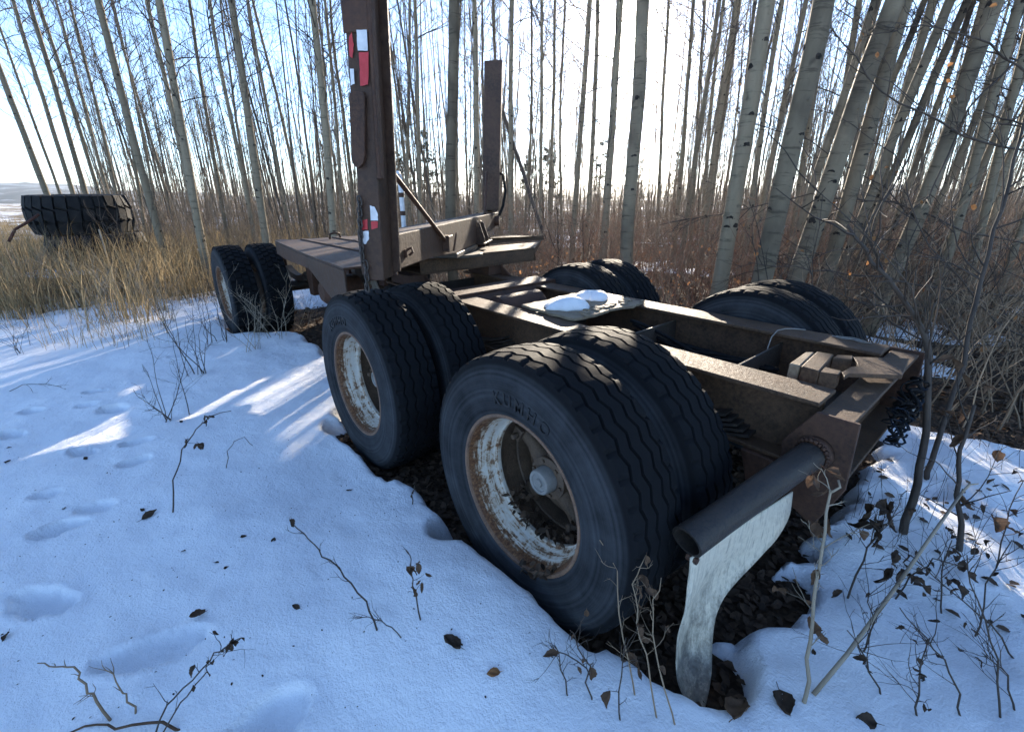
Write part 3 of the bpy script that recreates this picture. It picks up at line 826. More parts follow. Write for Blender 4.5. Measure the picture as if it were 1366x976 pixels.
# --- the flat deck towards the front
mb = MB(); mb.prism([(1.95, 1.0, 1.052), (2.86, .93, 1.052), (4.33, .77, 1.052), (4.33, -.77, 1.052), (2.86, -.93, 1.052), (2.64, -.94, 1.052), (2.64, .40, 1.052), (1.95, .40, 1.052)], (0, 0, .016)); mb.build('deck_plate', M['maroon'], trailer, bevel=.003)
mb = MB(); mb.prism([(1.95, 1.001, 1.050), (2.86, .931, 1.050), (2.86, .931, .955), (2.35, .965, .80), (1.95, 1.001, .72)], (0, -.014, 0)); mb.build('deck_side_plate', M['maroon'], trailer, bevel=.003)
mb = MB(); mb.prism([(2.862, .930, 1.050), (4.33, .770, 1.050), (4.33, .770, .93), (3.9, .815, .92), (2.862, .930, .955)], (0, -.014, 0)); mb.build('deck_side_plate', M['rust'], trailer, bevel=.003)
mb = MB(); mb.prism([(2.86, -.931, 1.050), (4.33, -.77, 1.05), (4.33, -.77, .93), (2.86, -.931, .93)], (0, .014, 0)); mb.build('deck_side_plate', M['rust'], trailer, bevel=.003)
mb = MB(); mb.span((4.318, -.755, .93), (4.332, .755, 1.051)); mb.build('deck_end_plate', M['rust'], trailer, bevel=.003)
for y in (.52, .18, -.2, -.55):
    mb = MB(); mb.span((2.55, y - .02, 1.0682), (4.25, y + .02, 1.080)); mb.build('deck_rib', M['rust'], trailer, bevel=.003)
mb = MB(); mb.tube([(4.1, .28, 1.07), (4.1, .27, 1.12), (4.1, .22, 1.13), (4.1, .17, 1.12), (4.1, .16, 1.07)], .012, 8); mb.build('deck_hook', M['rust'], trailer, smooth=True)
mb = MB(); mb.span((3.9, -.2, 1.081), (4.2, -.5, 1.096)); mb.build('deck_pad', M['rust'], trailer, bevel=.003)
for y in (.33, -.33):
    mb = MB(); mb.span((2.43, y - .07, .93), (4.3, y + .07, 1.05)); mb.build('deck_beam', M['rust'], trailer, bevel=.004)
for y in (.38, -.38):
    mb = MB(); mb.span((4.335, y - .06, .80), (5.55, y + .06, .98)); mb.build('subframe_rail', M['rust'], trailer, bevel=.004)
# banded marker tube
q = at_depth(538.5, 298, 4.3)
mb = MB(); mb.tube([(q[0], q[1], 1.07), (q[0], q[1], 1.66)], .022, 18); mb.tube([(q[0], q[1], 1.66), (q[0] + .01, q[1], 1.685), (q[0] - .02, q[1] + .03, 1.70)], [.021, .019, .016], 12)
mk = mb.build('marker_tube', M['tape_white'], trailer); auto_smooth(mk.data, 40)
for z in (1.33, 1.49):
    mb = MB(); mb.tube([(q[0], q[1], z), (q[0], q[1], z + .04)], .0245, 18); o = mb.build('marker_band', M['rust'], mk); auto_smooth(o.data, 40)

# --- swivelled bunk with stakes
BC = np.array([2.03, .05, 0.0]); BD = np.array([.655, -.756, 0.0]); BV = np.array([-.756, -.655, 0.0])
def L(u, v, z): return BC + BD * u + BV * v + np.array([0, 0, z])
BROT = Matrix(((BD[0], BV[0], 0), (BD[1], BV[1], 0), (0, 0, 1)))
def lbox(mb, u0, u1, v0, v1, z0, z1): mb.box(L((u0 + u1) / 2, (v0 + v1) / 2, (z0 + z1) / 2), (u1 - u0, v1 - v0, z1 - z0), BROT)
mb = MB()
pf = [(-1.49, 1.168), (-.9, 1.160), (-.35, 1.12), (.35, 1.12), (.9, 1.175), (1.38, 1.205), (1.49, 1.23), (1.49, 1.335), (-1.49, 1.335)]
mb.prism([L(u, .08, z) for u, z in pf], BV * -.16); mb.build('bunk_beam', M['maroon'], trailer, bevel=.006, seg=2)
mb = MB(); lbox(mb, -.35, .35, -.09, .09, 1.085, 1.119); mb.tube([L(0, 0, 1.061), L(0, 0, 1.084)], .2, 28); mb.build('turntable', M['dark_steel'], trailer, bevel=.004)
for u in (.36, .52):
    mb = MB(); mb.prism([L(u, .081, 1.30), L(u, .11, 1.28), L(u, .15, 1.16), L(u, .15, 1.13), L(u, .081, 1.13)], BD * .014); mb.build('gusset', M['maroon'], trailer, bevel=.002)
mb = MB(); lbox(mb, .30, .66, .081, .16, 1.115, 1.129); mb.build('gusset_foot', M['maroon'], trailer, bevel=.002)
mb = MB(); lbox(mb, -1.492, -1.478, -.085, .092, 1.15, 1.345); mb.build('bunk_end_plate', M['maroon'], trailer, bevel=.003)
mb = MB(); lbox(mb, -1.35, -1.31, .081, .096, 1.215, 1.255); mb.tube([L(-1.33, .088, 1.25), L(-1.33, .115, 1.262), L(-1.33, .12, 1.24), L(-1.33, .10, 1.225)], .007, 6); mb.build('tie_ring', M['rust'], trailer)
def stake(u0, sgn, z0, z1, dv, lean=.042, wide=1.0):
    """H-section post; sgn=-1 outer face looks along -BD"""
    def bx(mb, a0, a1, v0, v1, za, zb):
        v0 *= wide; v1 *= wide
        lo, hi = sorted((u0 + sgn * a0, u0 + sgn * a1))
        mb.prism([L(u, v + dv + (za - 1.25) * lean, za) for u, v in ((lo, v0), (hi, v0), (hi, v1), (lo, v1))], BV * lean * (zb - za) + np.array([0, 0, zb - za]))
    n = 'bunk_stake'
    mb = MB()
    bx(mb, .125, .140, -.072, .020, z0, z1)                    # outer plate
    bx(mb, .016, .124, -.062, -.048, z0, z1); bx(mb, .016, .124, .000, .014, z0, z1)   # webs
    bx(mb, .000, .015, -.075, .048, z0 + .02, z1 + .03)        # inner flange
    st = mb.build(n, M['maroon'], trailer, bevel=.003)
    mb = MB()
    bx(mb, .105, .150, .0205, .036, z0 + .42, z1 - .12); mb.build('stake_edge_bar', M['rust'], st, bevel=.004)
    mb = MB(); bx(mb, .141, .149, -.078, .024, z0 + .93, z1 + .04); mb.build('stake_sleeve', M['rust'], st, bevel=.003)
    return st
S1 = stake(-1.493, -1, 1.150, 2.86, .070)
S2 = stake(1.36, 1, 1.338, 2.66, .030, .042, 1.4)
fu = -1.493 - .1405
fp = L(fu - .0015, 0, 0)
def face_poly(pts, push=0.0): return [on_plane(u, v, L(fu - push, 0, 0), BD) for u, v in pts]
# rounded tongue plate welded on the stake's face
mb = MB(); mb.prism(face_poly([(468.5, 126), (474, 122), (487, 123), (489.5, 130), (489.5, 208), (487, 219), (481, 225), (475, 222), (472, 214)], .001), -BD * .022); mb.build('stake_tongue', M['rust'], S1, bevel=.004, seg=2)
rt = random.Random(5)
def tape(pts, m, push=.0012):
    out = []
    for i, (a, b) in enumerate(pts):
        c, d = pts[(i + 1) % len(pts)]
        for q in range(4): out.append((a + (c - a) * q / 4 + rt.uniform(-.35, .35), b + (d - b) * q / 4 + rt.uniform(-.35, .35)))
    mb = MB(); mb.prism(face_poly(out, push), -BD * .0012); mb.build('reflective_tape', m, S1)
SL = .0098
tape([(475.5, 40), (489, 40), (491, 68), (477.5, 68)], M['tape_white'], SL); tape([(479, 70), (491.5, 69.5), (492, 95), (491, 113), (481, 115), (480, 92)], M['tape_red'], SL)
tape([(465.5, 52), (469, 43), (472, 60), (470, 78), (466, 74)], M['tape_red'], SL); tape([(467, 92), (472, 92), (473, 112), (468, 114)], M['tape_white'], SL)
tape([(493.6, 274), (500, 276), (504, 285), (504, 294), (494.5, 294)], M['tape_white']); tape([(495, 295.2), (504, 295.2), (504, 304), (496, 306)], M['tape_red'])
tape([(482.5, 295), (490, 292), (490.5, 306), (482, 307)], M['tape_red']); tape([(483, 308.5), (491.5, 308), (492.5, 318), (488, 326), (484, 325)], M['tape_white'])
# brace rods and chain
def rod(name, p, q, r, mat, par): 
    mb = MB(); mb.tube([p, q], r, 10); return mb.build(name, mat, par, smooth=False)
a = L(-1.53, .035, 1.72); b = L(-.62, .10, 1.215)
o = rod('brace_rod', a, b, .013, M['rust'], trailer)
mb = MB(); mb.box(b, (.10, .05, .10), BROT); mb.prism([b + np.array([0, 0, -.05]) + BV * .03, b + BD * .02 + BV * .05 + np.array([0, 0, .07]), b + BD * .05 + BV * .03 + np.array([0, 0, -.05])], BV * .012); mb.build('brace_clamp', M['rust'], trailer, bevel=.004)
a2 = L(1.30, .0, 1.72); b2 = L(.95, .04, 1.338)
rod('brace_rod', a2, b2, .014, M['rust'], trailer)
mb = MB(); mb.tube([L(1.40, .10, 1.72), L(1.43, .14, 1.70), L(1.42, .17, 1.55), L(1.36, .15, 1.40), L(1.30, .11, 1.29)], .014, 10); mb.build('stake_cable', M['cable_black'], trailer, smooth=True)
mb = MB(); mb.tube([L(1.26, .081, 1.26), L(1.26, .13, 1.26)], .05, 16); mb.tube([L(1.42, .081, 1.25), L(1.42, .12, 1.25)], .022, 10); mb.build('cable_sheave', M['rust'], trailer, bevel=.003)
def link_mesh():
    mb = MB(); pts = []
    for i in range(14):
        t = 2 * math.pi * i / 14; pts.append((.0085 * math.cos(t), 0, .014 * math.sin(t) + (.006 if math.sin(t) > 0 else -.006)))
    mb.tube(pts, .0034, 6, closed=True); me = mb.mesh('chain_link', smooth=True); me.materials.append(M['chain']); return me
LK = link_mesh()
chain = empty('hanging_chain', L(fu - .012, -.075, 1.55)); chain.parent = trailer
cpts = [(479.5, 268), (480, 290), (481, 312), (482.5, 335), (483, 350)]
pz = []
for i in range(len(cpts) - 1):
    a = on_plane(*cpts[i], L(fu - .014, 0, 0), BD); b = on_plane(*cpts[i + 1], L(fu - .014, 0, 0), BD)
    for q in np.linspace(0, 1, 4)[:-1]: pz.append(a + (b - a) * q)
for (u, v) in ((488.3, 353), (488.8, 361), (489.2, 369), (489.6, 377), (489.8, 384)): pz.append(on_plane(u, v, L(fu - .014, 0, 0), BD))
for i, p in enumerate(pz):
    o = link('chain_link', LK, None, chain); o.location = tuple(p - np.array(chain.location)); o.rotation_euler = (0, R(5), (math.pi / 2 if i % 2 else 0) + .7)

# ================================================================== things on the trailer
def snow_lump(c, rx, ry, h, ang, seed, label):
    rl = random.Random(seed); vs = []; n, m = 28, 9; ph = [rl.uniform(0, 6) for _ in range(4)]
    for k in range(m):
        s = k / (m - 1)                                  # 0 rim .. 1 top
        pr = math.cos(s * math.pi / 2) ** .75; z = math.sin(s * math.pi / 2) ** 1.05
        for i in range(n):
            t = 2 * math.pi * i / n
            w = 1 + .16 * math.sin(2 * t + ph[0]) + .12 * math.sin(3 * t + ph[1]) + .07 * math.sin(7 * t + ph[2]) * (1 - s) + .04 * math.sin(11 * t + ph[3]) * (1 - s)
            x, y = rx * pr * w * math.cos(t), ry * pr * w * math.sin(t)
            zz = h * z * (1 + .18 * math.sin(x * 21 + ph[3]) + .14 * math.sin(y * 27 + ph[0])) + (.0 if k else -.004)
            vs.append((x * math.cos(ang) - y * math.sin(ang), x * math.sin(ang) + y * math.cos(ang), zz))
    fs = [(k * n + i, k * n + (i + 1) % n, (k + 1) * n + (i + 1) % n, (k + 1) * n + i) for k in range(m - 1) for i in range(n)]
    fs.append(tuple(range((m - 1) * n, m * n))); fs.append(tuple(range(n))[::-1])
    mb = MB(); mb.add(vs, fs); o = mb.build('snow_lump', M['snow'], None, smooth=True); o.location = c
    tag(o, label, 'snow')
snow_lump((.80, .12, H + .019), .105, .145, .062, -.2, 3, 'larger rounded lump of snow on the cross plate, beside the left rail')
snow_lump((.86, -.20, H + .019), .088, .13, .05, .3, 8, 'smaller flat lump of snow on the cross plate, beside the right rail')

# ------------------------------------------------------------------ leaves
def leaf_arrays(P, size, rs, tilt=.5, curl=.35, aspect=.6):
    """one bent leaf of 4 quads-ish triangles at every point; returns V, F"""
    n = len(P); P = np.asarray(P, float)
    size = np.asarray(size, float).reshape(-1, 1) * np.ones((n, 1))
    prof = np.array([[-.5, 0, 0], [-.15, .30, .10], [-.15, -.30, .10], [.25, .24, .12], [.25, -.24, .12], [.55, 0, .0], [-.12, 0, -.02], [.22, 0, -.02]])
    V = np.tile(prof[None], (n, 1, 1)) * size[:, None, :]
    V[:, :, 1] *= aspect / .6
    V[:, :, 2] *= (curl * 2.2 * rs.uniform(-.6, 1.6, (n, 1)))
    ax = rs.normal(0, tilt, n); ay = rs.normal(0, tilt, n); az = rs.uniform(0, 6.283, n)
    def rot(V, a, i, j):
        c, s = np.cos(a)[:, None], np.sin(a)[:, None]; A, B = V[:, :, i].copy(), V[:, :, j].copy()
        V[:, :, i] = A * c - B * s; V[:, :, j] = A * s + B * c
    rot(V, ax, 1, 2); rot(V, ay, 0, 2); rot(V, az, 0, 1)
    V += P[:, None, :]
    f = np.array([[0, 6, 1], [0, 2, 6], [6, 7, 3], [6, 3, 1], [6, 2, 4], [6, 4, 7], [7, 5, 3], [7, 4, 5]])
    Fq = (f[None] + (np.arange(n) * 8)[:, None, None]).reshape(-1, 3)
    return V.reshape(-1, 3), Fq
rs = np.random.RandomState(3)
# litter under and behind the trailer, where the ground is bare
def litter(name, n, xr, yr, smin, smax, mat, label, only_bare=True, amt=1.0):
    x = rs.uniform(*xr, n); y = rs.uniform(*yr, n); st = snow_t(x, y)
    keep = (st < .0) if only_bare else (fbm(x, y, 1.3, 3, 5) + rs.uniform(-.5, .5, n) > .15)
    x, y, st = x[keep], y[keep], st[keep]
    z = np.maximum(ground_h(x, y), ground_h(x, y) + st) + rs.uniform(.004, .022, len(x))
    V, Fq = leaf_arrays(np.stack([x, y, z], 1), rs.uniform(smin, smax, len(x)), rs, .35)
    o = link(name, raw_mesh(name, V, Fq), mat); tag(o, label, 'leaves', kind='stuff')
litter('leaf_litter', 12000, (-1.1, 2.2), (-1.4, 1.45), .025, .06, M['litter'], 'dark matted leaf litter on the bare ground under the trailer')
litter('dead_leaves', 4500, (1.8, 7.5), (-1.8, 1.5), .03, .065, M['leaf'], 'brown dead leaves under the front of the trailer')
# leaves caught in the rear wheel
pts = []
for i in range(120):
    a = R(rs.uniform(222, 322)); rr = rs.uniform(.205, .252) - .0
    pts.append((rr * math.cos(a), YO + rs.uniform(-.085, .02), .50 + rr * math.sin(a) + abs(rs.normal(0, .012))))
for i in range(26):
    a = R(rs.uniform(228, 262)); pts.append((.285 * math.cos(a), YO + rs.uniform(.10, .15), .50 + .29 * math.sin(a) + rs.uniform(-.01, .02)))
V, Fq = leaf_arrays(pts, rs.uniform(.02, .042, len(pts)), rs, .6)
tag(link('caught_leaves', raw_mesh('caught_leaves', V, Fq), M['leaf_dark']), 'dead leaves gathered inside the rusty white rear wheel', 'leaves', kind='stuff')

litter('scattered_leaves', 420, (-1.75, -.72), (-1.6, .75), .02, .05, M['litter'], 'brown leaf scraps scattered over the snow behind the trailer', False)
# single leaves lying on the snow
def curled_leaf(size, seed, curl=1.0, aspect=.62):
    r_ = random.Random(seed); n, m = 9, 6; V = []; Fq = []
    k1, k2, tw = r_.uniform(.5, 1.6) * curl, r_.uniform(-1.2, 1.4) * curl, r_.uniform(-.7, .7)
    for i in range(n + 1):
        s_ = i / n; w = aspect * .5 * math.sin(math.pi * min(1, s_ ** .75)) ** .8 * (1 + .05 * (-1) ** i)
        for j in range(m + 1):
            t_ = j / m * 2 - 1; x, y = s_ - .5, w * t_
            z = k1 * .55 * y * y * 2 + .35 * k2 * (x * x) + .05 * math.sin(9 * x + 5 * t_ + seed) - .02 * (abs(t_) < .1)
            a = tw * x * 1.5; V.append(((x) * size, (y * math.cos(a) - z * math.sin(a)) * size, (y * math.sin(a) + z * math.cos(a)) * size))
    for i in range(n):
        for j in range(m):
            b = i * (m + 1) + j; Fq.append((b, b + 1, b + m + 2, b + m + 1))
    V = np.array(V); Fq = Fq; st = len(V)
    V = np.concatenate([V, np.array([[-.5, -.012, 0], [-.5, .012, 0], [-.82, .0, .06], [-.8, .015, .08]]) * size]); Fq = Fq + [(st, st + 1, st + 3, st + 2)]
    return V, Fq
def turn(V, ax, ay, az):
    Rm = np.array(Matrix.Rotation(az, 3, 'Z') @ Matrix.Rotation(ay, 3, 'Y') @ Matrix.Rotation(ax, 3, 'X')); return np.asarray(V) @ Rm.T
def single_leaf(u, v, size, mat, label, seed, group=None, up=.0):
    q = land(u, v); r_ = np.random.RandomState(seed)
    V, Fq = curled_leaf(size * 1.1, seed, 1.0, r_.uniform(.5, .8)); V = turn(V, r_.normal(0, .3), r_.normal(0, .25), r_.uniform(0, 6.28))
    V[:, 2] -= V[:, 2].min() + .002
    o = link('fallen_leaf', raw_mesh('fallen_leaf', V, Fq), M[mat]); o.location = (q[0], q[1], q[2] + up)
    md = o.modifiers.new('t', 'SOLIDIFY'); md.thickness = .0008
    tag(o, label, 'leaf', group)
LG = 'leaves scattered on the snow'
for i, (u, v, s_, mt, lb) in enumerate([
    (264, 823, .05, 'leaf', 'narrow pale brown leaf on the snow beside a large footprint'),
    (603, 857, .062, 'leaf_dark', 'large dark curled leaf lying alone on the snow before the rear wheel'),
    (658, 898, .036, 'leaf_orange', 'small orange leaf on the snow below the rear wheel'),
    (702, 788, .038, 'leaf', 'brown leaf on the drift against the rear tyre'),
    (1046, 938, .07, 'leaf_dark', 'broad round dark leaf on the snow at the foot of the leaning stick'),
    (1155, 962, .045, 'leaf_dark', 'dark folded leaf on the snow right of the leaning stick'),
    (985, 948, .08, 'leaf', 'long tan leaf on the snow beside the mud flap'),
    (200, 688, .06, 'leaf_dark', 'curled black leaf at the foot of the bent weed')]):
    single_leaf(u, v, s_, mt, lb, 40 + i)
for i, (u, v) in enumerate([(290, 750), (365, 720), (325, 716), (302, 757), (466, 654), (500, 615), (12, 597), (10, 616), (115, 612), (190, 680), (245, 735), (395, 810), (242, 563), (86, 678), (8, 850), (1230, 905), (1180, 700), (1105, 690), (1320, 830), (1250, 800), (1085, 870)]):
    single_leaf(u, v, .018 + .014 * ((i * 37) % 10) / 10, 'leaf_dark', 'tiny dark scrap of leaf on the open snow', 80 + i, LG)

x = rs.uniform(-1.4, 3.6, 900); y = rs.uniform(1.35, 3.1, 900); z = snow_h(x, y) + .001
V, Fq = leaf_arrays(np.stack([x, y, z], 1), rs.uniform(.003, .011, 900) * rs.uniform(.4, 1.0, 900), rs, .25)
tag(link('snow_specks', raw_mesh('snow_specks', V, Fq), M['leaf_dark']), 'tiny dark specks of leaf and bark scattered over the snow', 'litter', kind='stuff')

# ================================================================== vegetation makers
def grow(mb, rnd, p, d, length, r0, segs, sides, wob=.12, up=.0, taper=.25):
    pts = [Vector(p)]; d = Vector(d).normalized(); rad = [r0]
    for i in range(segs):
        d = (d + Vector((rnd.gauss(0, wob), rnd.gauss(0, wob), rnd.gauss(0, wob) + up))).normalized()
        pts.append(pts[-1] + d * (length / segs)); rad.append(r0 * (1 - (1 - taper) * (i + 1) / segs))
    mb.tube(pts, rad, sides, cap=False)
    return pts, rad
def side_dir(rnd, d, ang):
    d = d.normalized(); a = d.orthogonal().normalized(); b = d.cross(a); t = rnd.uniform(0, 2 * math.pi)
    return (d * math.cos(ang) + (a * math.cos(t) + b * math.sin(t)) * math.sin(ang)).normalized()

def aspen(seed, Ht=15.0, r0=.09, first=.18, nb=58):
    rnd = random.Random(seed); tk = MB(); cr = MB()
    pts = []; rad = []; x = y = 0.0; n = 22; vx = vy = 0
    for i in range(n + 1):
        h = Ht * i / n
        pts.append(Vector((x, y, h - .25 if i == 0 else h)))
        vx = vx * .8 + rnd.gauss(0, .018); vy = vy * .8 + rnd.gauss(0, .018)
        x += vx; y += vy
        s = i / n
        rad.append(r0 * (1.0 - .86 * s ** 1.05) * (1.22 if i == 0 else 1.0) * rnd.uniform(.96, 1.05))
    tk.tube(pts, rad, 10)
    def on(h):
        f = max(0, min(n - 1e-6, h / Ht * n)); i = int(f); return pts[i].lerp(pts[i + 1], f - i), rad[i] * (1 - f + i) + rad[i + 1] * (f - i)
    # branch scars and stubs
    sc = MB()
    for k in range(34):
        h = rnd.uniform(.3, Ht * .62); c, r = on(h); a = rnd.uniform(0, 6.28); nn = 9; w = r * rnd.uniform(.3, .9); hh = r * rnd.uniform(.12, .42)
        rim_ = []
        for q in range(nn):
            t = 2 * math.pi * q / nn; da = w / r * math.cos(t) * rnd.uniform(.7, 1.15); dz = hh * math.sin(t) * rnd.uniform(.6, 1.2) - .35 * abs(math.cos(t)) * w * .8
            rim_.append(Vector((c.x + r * .985 * math.cos(a + da), c.y + r * .985 * math.sin(a + da), h + dz)))
        mid = Vector((c.x + r * 1.09 * math.cos(a), c.y + r * 1.09 * math.sin(a), h))
        sc.add([mid] + rim_, [(0, 1 + q, 1 + (q + 1) % nn) for q in range(nn)])
    for k in range(26):
        h = rnd.uniform(.3, Ht * .6); c, r = on(h); a = rnd.uniform(0, 6.28)
        o = Vector((math.cos(a), math.sin(a), .35)).normalized()
        tk.tube([c + o * r * .6, c + o * (r + .012)], [r * .34, r * .12], 5)
    for k in range(nb):
        s = first + (1 - first) * ((k + rnd.random()) / nb); h = s * Ht * .99; c, r = on(h)
        a = rnd.uniform(0, 6.28); el = rnd.uniform(.35, 1.0) + .25 * s
        d = Vector((math.cos(a) * math.cos(el), math.sin(a) * math.cos(el), math.sin(el)))
        Lb = (2.3 * (1 - s) ** .45 + .25) * rnd.uniform(.45, 1.05) * min(1.0, .35 + (s - first) * 3.0) * Ht / 15
        rb = min(r * .45, .0035 + .0055 * Lb)
        bp, br = grow(cr, rnd, c, d, Lb, rb, 5, 4, .16, .05)
        for j in range(rnd.randint(4, 7)):
            f = rnd.uniform(.25, .98); i = min(4, int(f * 5)); q = bp[i].lerp(bp[i + 1], f * 5 - i); dd = bp[i + 1] - bp[i]
            sp, sr = grow(cr, rnd, q, side_dir(rnd, dd, rnd.uniform(.5, 1.0)), Lb * rnd.uniform(.22, .5), max(.0024, rb * .42), 3, 3, .18, .08, .4)
            for _ in range(2):
                i2 = rnd.randint(0, 2); grow(cr, rnd, sp[i2].lerp(sp[i2 + 1], rnd.random()), side_dir(rnd, sp[i2 + 1] - sp[i2], rnd.uniform(.5, 1.0)), Lb * rnd.uniform(.10, .24), .0026, 2, 3, .2, .08, .6)
    n0 = len(tk.f); tk.add(sc.v, sc.f)
    a = tk.mesh('trunk', smooth=True); b = cr.mesh('crown')
    a['bark_faces'] = n0
    return a, b
def bark_mats(a, m):
    a.materials.append(M[m]); a.materials.append(M['scar'])
    for i in range(a['bark_faces'], len(a.polygons)): a.polygons[i].material_index = 1
ASP = [aspen(100 + i, 15.0, .09, .14 + .05 * (i % 3), 74 + 4 * (i % 3)) for i in range(7)]
for i, (a, b) in enumerate(ASP): bark_mats(a, 'bark'); b.materials.append(M['twig'])
ASPR = []
for i in range(3):
    a, b = aspen(300 + i, 15.0, .10, .24, 48); bark_mats(a, 'bark_rough'); b.materials.append(M['twig']); ASPR.append((a, b))
def place_tree(name, var, base, radius, lean, rot, label, group=None, r_ref=.09, hs=1.0):
    """lean: (dx, dy) per metre of height"""
    o = empty(name, base); s = radius / r_ref; sh = (.35 * s + .65) * hs
    z = Vector((lean[0], lean[1], 1)).normalized(); qt = Vector((0, 0, 1)).rotation_difference(z)
    o.rotation_mode = 'QUATERNION'; o.rotation_quaternion = qt @ Matrix.Rotation(rot, 3, 'Z').to_quaternion()
    a = link('trunk', var[0], None, o); b = link('crown', var[1], None, o)
    a.scale = (s, s, sh); b.scale = (sh, sh, sh)
    tag(o, label, 'tree', group); return o
FWD = np.array([CO[0], CO[1], 0]); FWD /= np.linalg.norm(FWD); RGT = np.array([FWD[1], -FWD[0], 0.0])
def hero(u1, v1, u2, v2, wpx, dia, label, kind='a', group=None, seed=0):
    """trunk through two picture points; distance from its apparent thickness"""
    dep = dia * F_PX / wpx
    p = at_depth(u1, v1, dep); df = (p - CAM) @ FWD
    w = ray(u2, v2); q = CAM + w * (df / (w @ FWD))
    sl = (q - p) / (q[2] - p[2]); g = p - sl * (p[2] - 0.0); z = float(ground_h(g[0], g[1])); g = p - sl * (p[2] - z)
    rnd = random.Random(seed * 17 + int(u1)); var = rnd.choice(ASPR if kind == 'r' else ASP)
    o = place_tree('aspen_tree', var, g, dia * .42, sl[:2], rnd.uniform(0, 6.28), label, group, .10 if kind == 'r' else .09)
    return o, g
THK = 'aspens in the thicket behind the trailer'
LBL = 'slender pale aspen trunk standing in the bare thicket'
heroes = [
    (59, 252, 0, 98, 9, .12, 'pale aspen leaning outermost at the open edge of the wood by the stacked tyres', 'a', None),
    (213, 314, 133, 0, 11, .15, 'white leaning aspen with black knots growing right of the stacked tyres', 'a', None),
    (262, 287, 201, 0, 13, .16, 'stout pale aspen with black branch scars between the stacked tyres and the trailer front', 'a', None),
    (352, 297, 308, 0, 12, .16, 'pale knotty aspen rising behind the front left wheels', 'a', None),
    (440, 290, 411, 0, 12.5, .16, 'pale aspen beside the tall left stake of the trailer', 'a', None),
    (603, 283, 595, 0, 18, .18, 'thick white aspen with dark scars seen between the two bunk stakes', 'r', None),
    (836, 351, 861, 0, 22, .19, 'thick grey aspen against the sun behind the right middle wheels', 'r', None),
    (806, 331, 822, 88, 12, .14, 'thinner aspen right beside the thick one against the sun', 'a', None),
    (960, 382, 1022, 0, 24, .19, 'thick smooth grey aspen behind the right rear wheels', 'a', None),
    (1022, 372, 1128, 0, 31, .22, 'thickest rough aspen leaning right, its trunk split with dark bark', 'r', None),
    (1068, 362, 1208, 0, 28, .22, 'stout aspen leaning right beside the split rough one', 'r', None),
    (1182, 382, 1316, 67, 22, .18, 'grey aspen leaning far right through the thorny thicket', 'r', None),
    (1249, 382, 1366, 10, 14, .12, 'slim smooth aspen leaning far right at the edge of the thicket', 'a', None),
]
hero_pos = []
for i, h in enumerate(heroes):
    o, g = hero(*h[:7], kind=h[7], group=h[8], seed=i); hero_pos.append(g)
for i, (u1, v1, u2, v2, wpx, dia) in enumerate([
    (78, 252, 10, 57, 4.5, .09), (95, 250, 30, 13, 7, .12), (111, 250, 37, 7, 8, .13), (130, 252, 57, 10, 6, .11), (237, 189, 193, 0, 8, .13), (150, 240, 95, 0, 5, .10), (180, 240, 140, 20, 5, .1),
    (328, 243, 289, 7, 7, .12), (375, 240, 345, 60, 6, .11), (453, 243, 433, 0, 6, .11), (290, 235, 250, 0, 6, .11), (542, 230, 542, 0, 6, .11), (560, 246, 556, 0, 7, .12),
    (634, 254, 632, 0, 9, .13), (681, 287, 687, 0, 8, .12), (720, 225, 720, 0, 6.5, .11), (737, 205, 743, 0, 6, .11), (766, 289, 779, 0, 9, .13), (787, 207, 797, 0, 8, .13), (700, 240, 703, 0, 5, .1),
    (752, 240, 760, 0, 5, .1), (880, 250, 893, 0, 6, .11), (913, 320, 960, 0, 8.5, .12), (925, 260, 938, 0, 6, .11), (949, 248, 985, 0, 10, .14), (996, 320, 1045, 0, 9, .12), (980, 240, 1000, 0, 6, .11),
    (1110, 336, 1190, 0, 22, .18), (1117, 372, 1239, 103, 14, .13), (1150, 330, 1240, 0, 13, .13), (1100, 300, 1150, 0, 10, .13), (1215, 330, 1290, 60, 12, .13), (1288, 382, 1347, 155, 12, .11), (1310, 330, 1366, 120, 10, .11), (1060, 300, 1095, 0, 8, .12), (500, 240, 490, 0, 6, .11),
    (1045, 380, 1160, 0, 12, .12), (1090, 370, 1225, 0, 10, .11), (1135, 380, 1270, 20, 12, .12), (1160, 390, 1300, 30, 9, .10), (1200, 390, 1340, 60, 10, .10), (1230, 400, 1366, 90, 9, .09), (1085, 350, 1175, 0, 8, .11), (1265, 390, 1366, 170, 9, .09), (1330, 400, 1380, 250, 10, .09), (1000, 350, 1075, 0, 8, .11), (935, 330, 975, 0, 6.5, .11), (900, 320, 925, 0, 7, .11)]):
    lb_, gr_ = (LBL, THK) if 200 <= u1 < 1000 else (('leaning grey aspen in the thorny cluster beyond the rear right wheels', 'leaning aspens beyond the rear right wheels') if u1 >= 1000 else ('slim pale aspen growing behind the stacked loader tyres', 'aspens behind the stacked tyres'))
    hero(u1, v1, u2, v2, wpx, dia, lb_, kind='r' if u1 in (1110, 1117, 1045, 1090, 1135, 1160, 1200) else 'a', group=gr_, seed=50 + i)

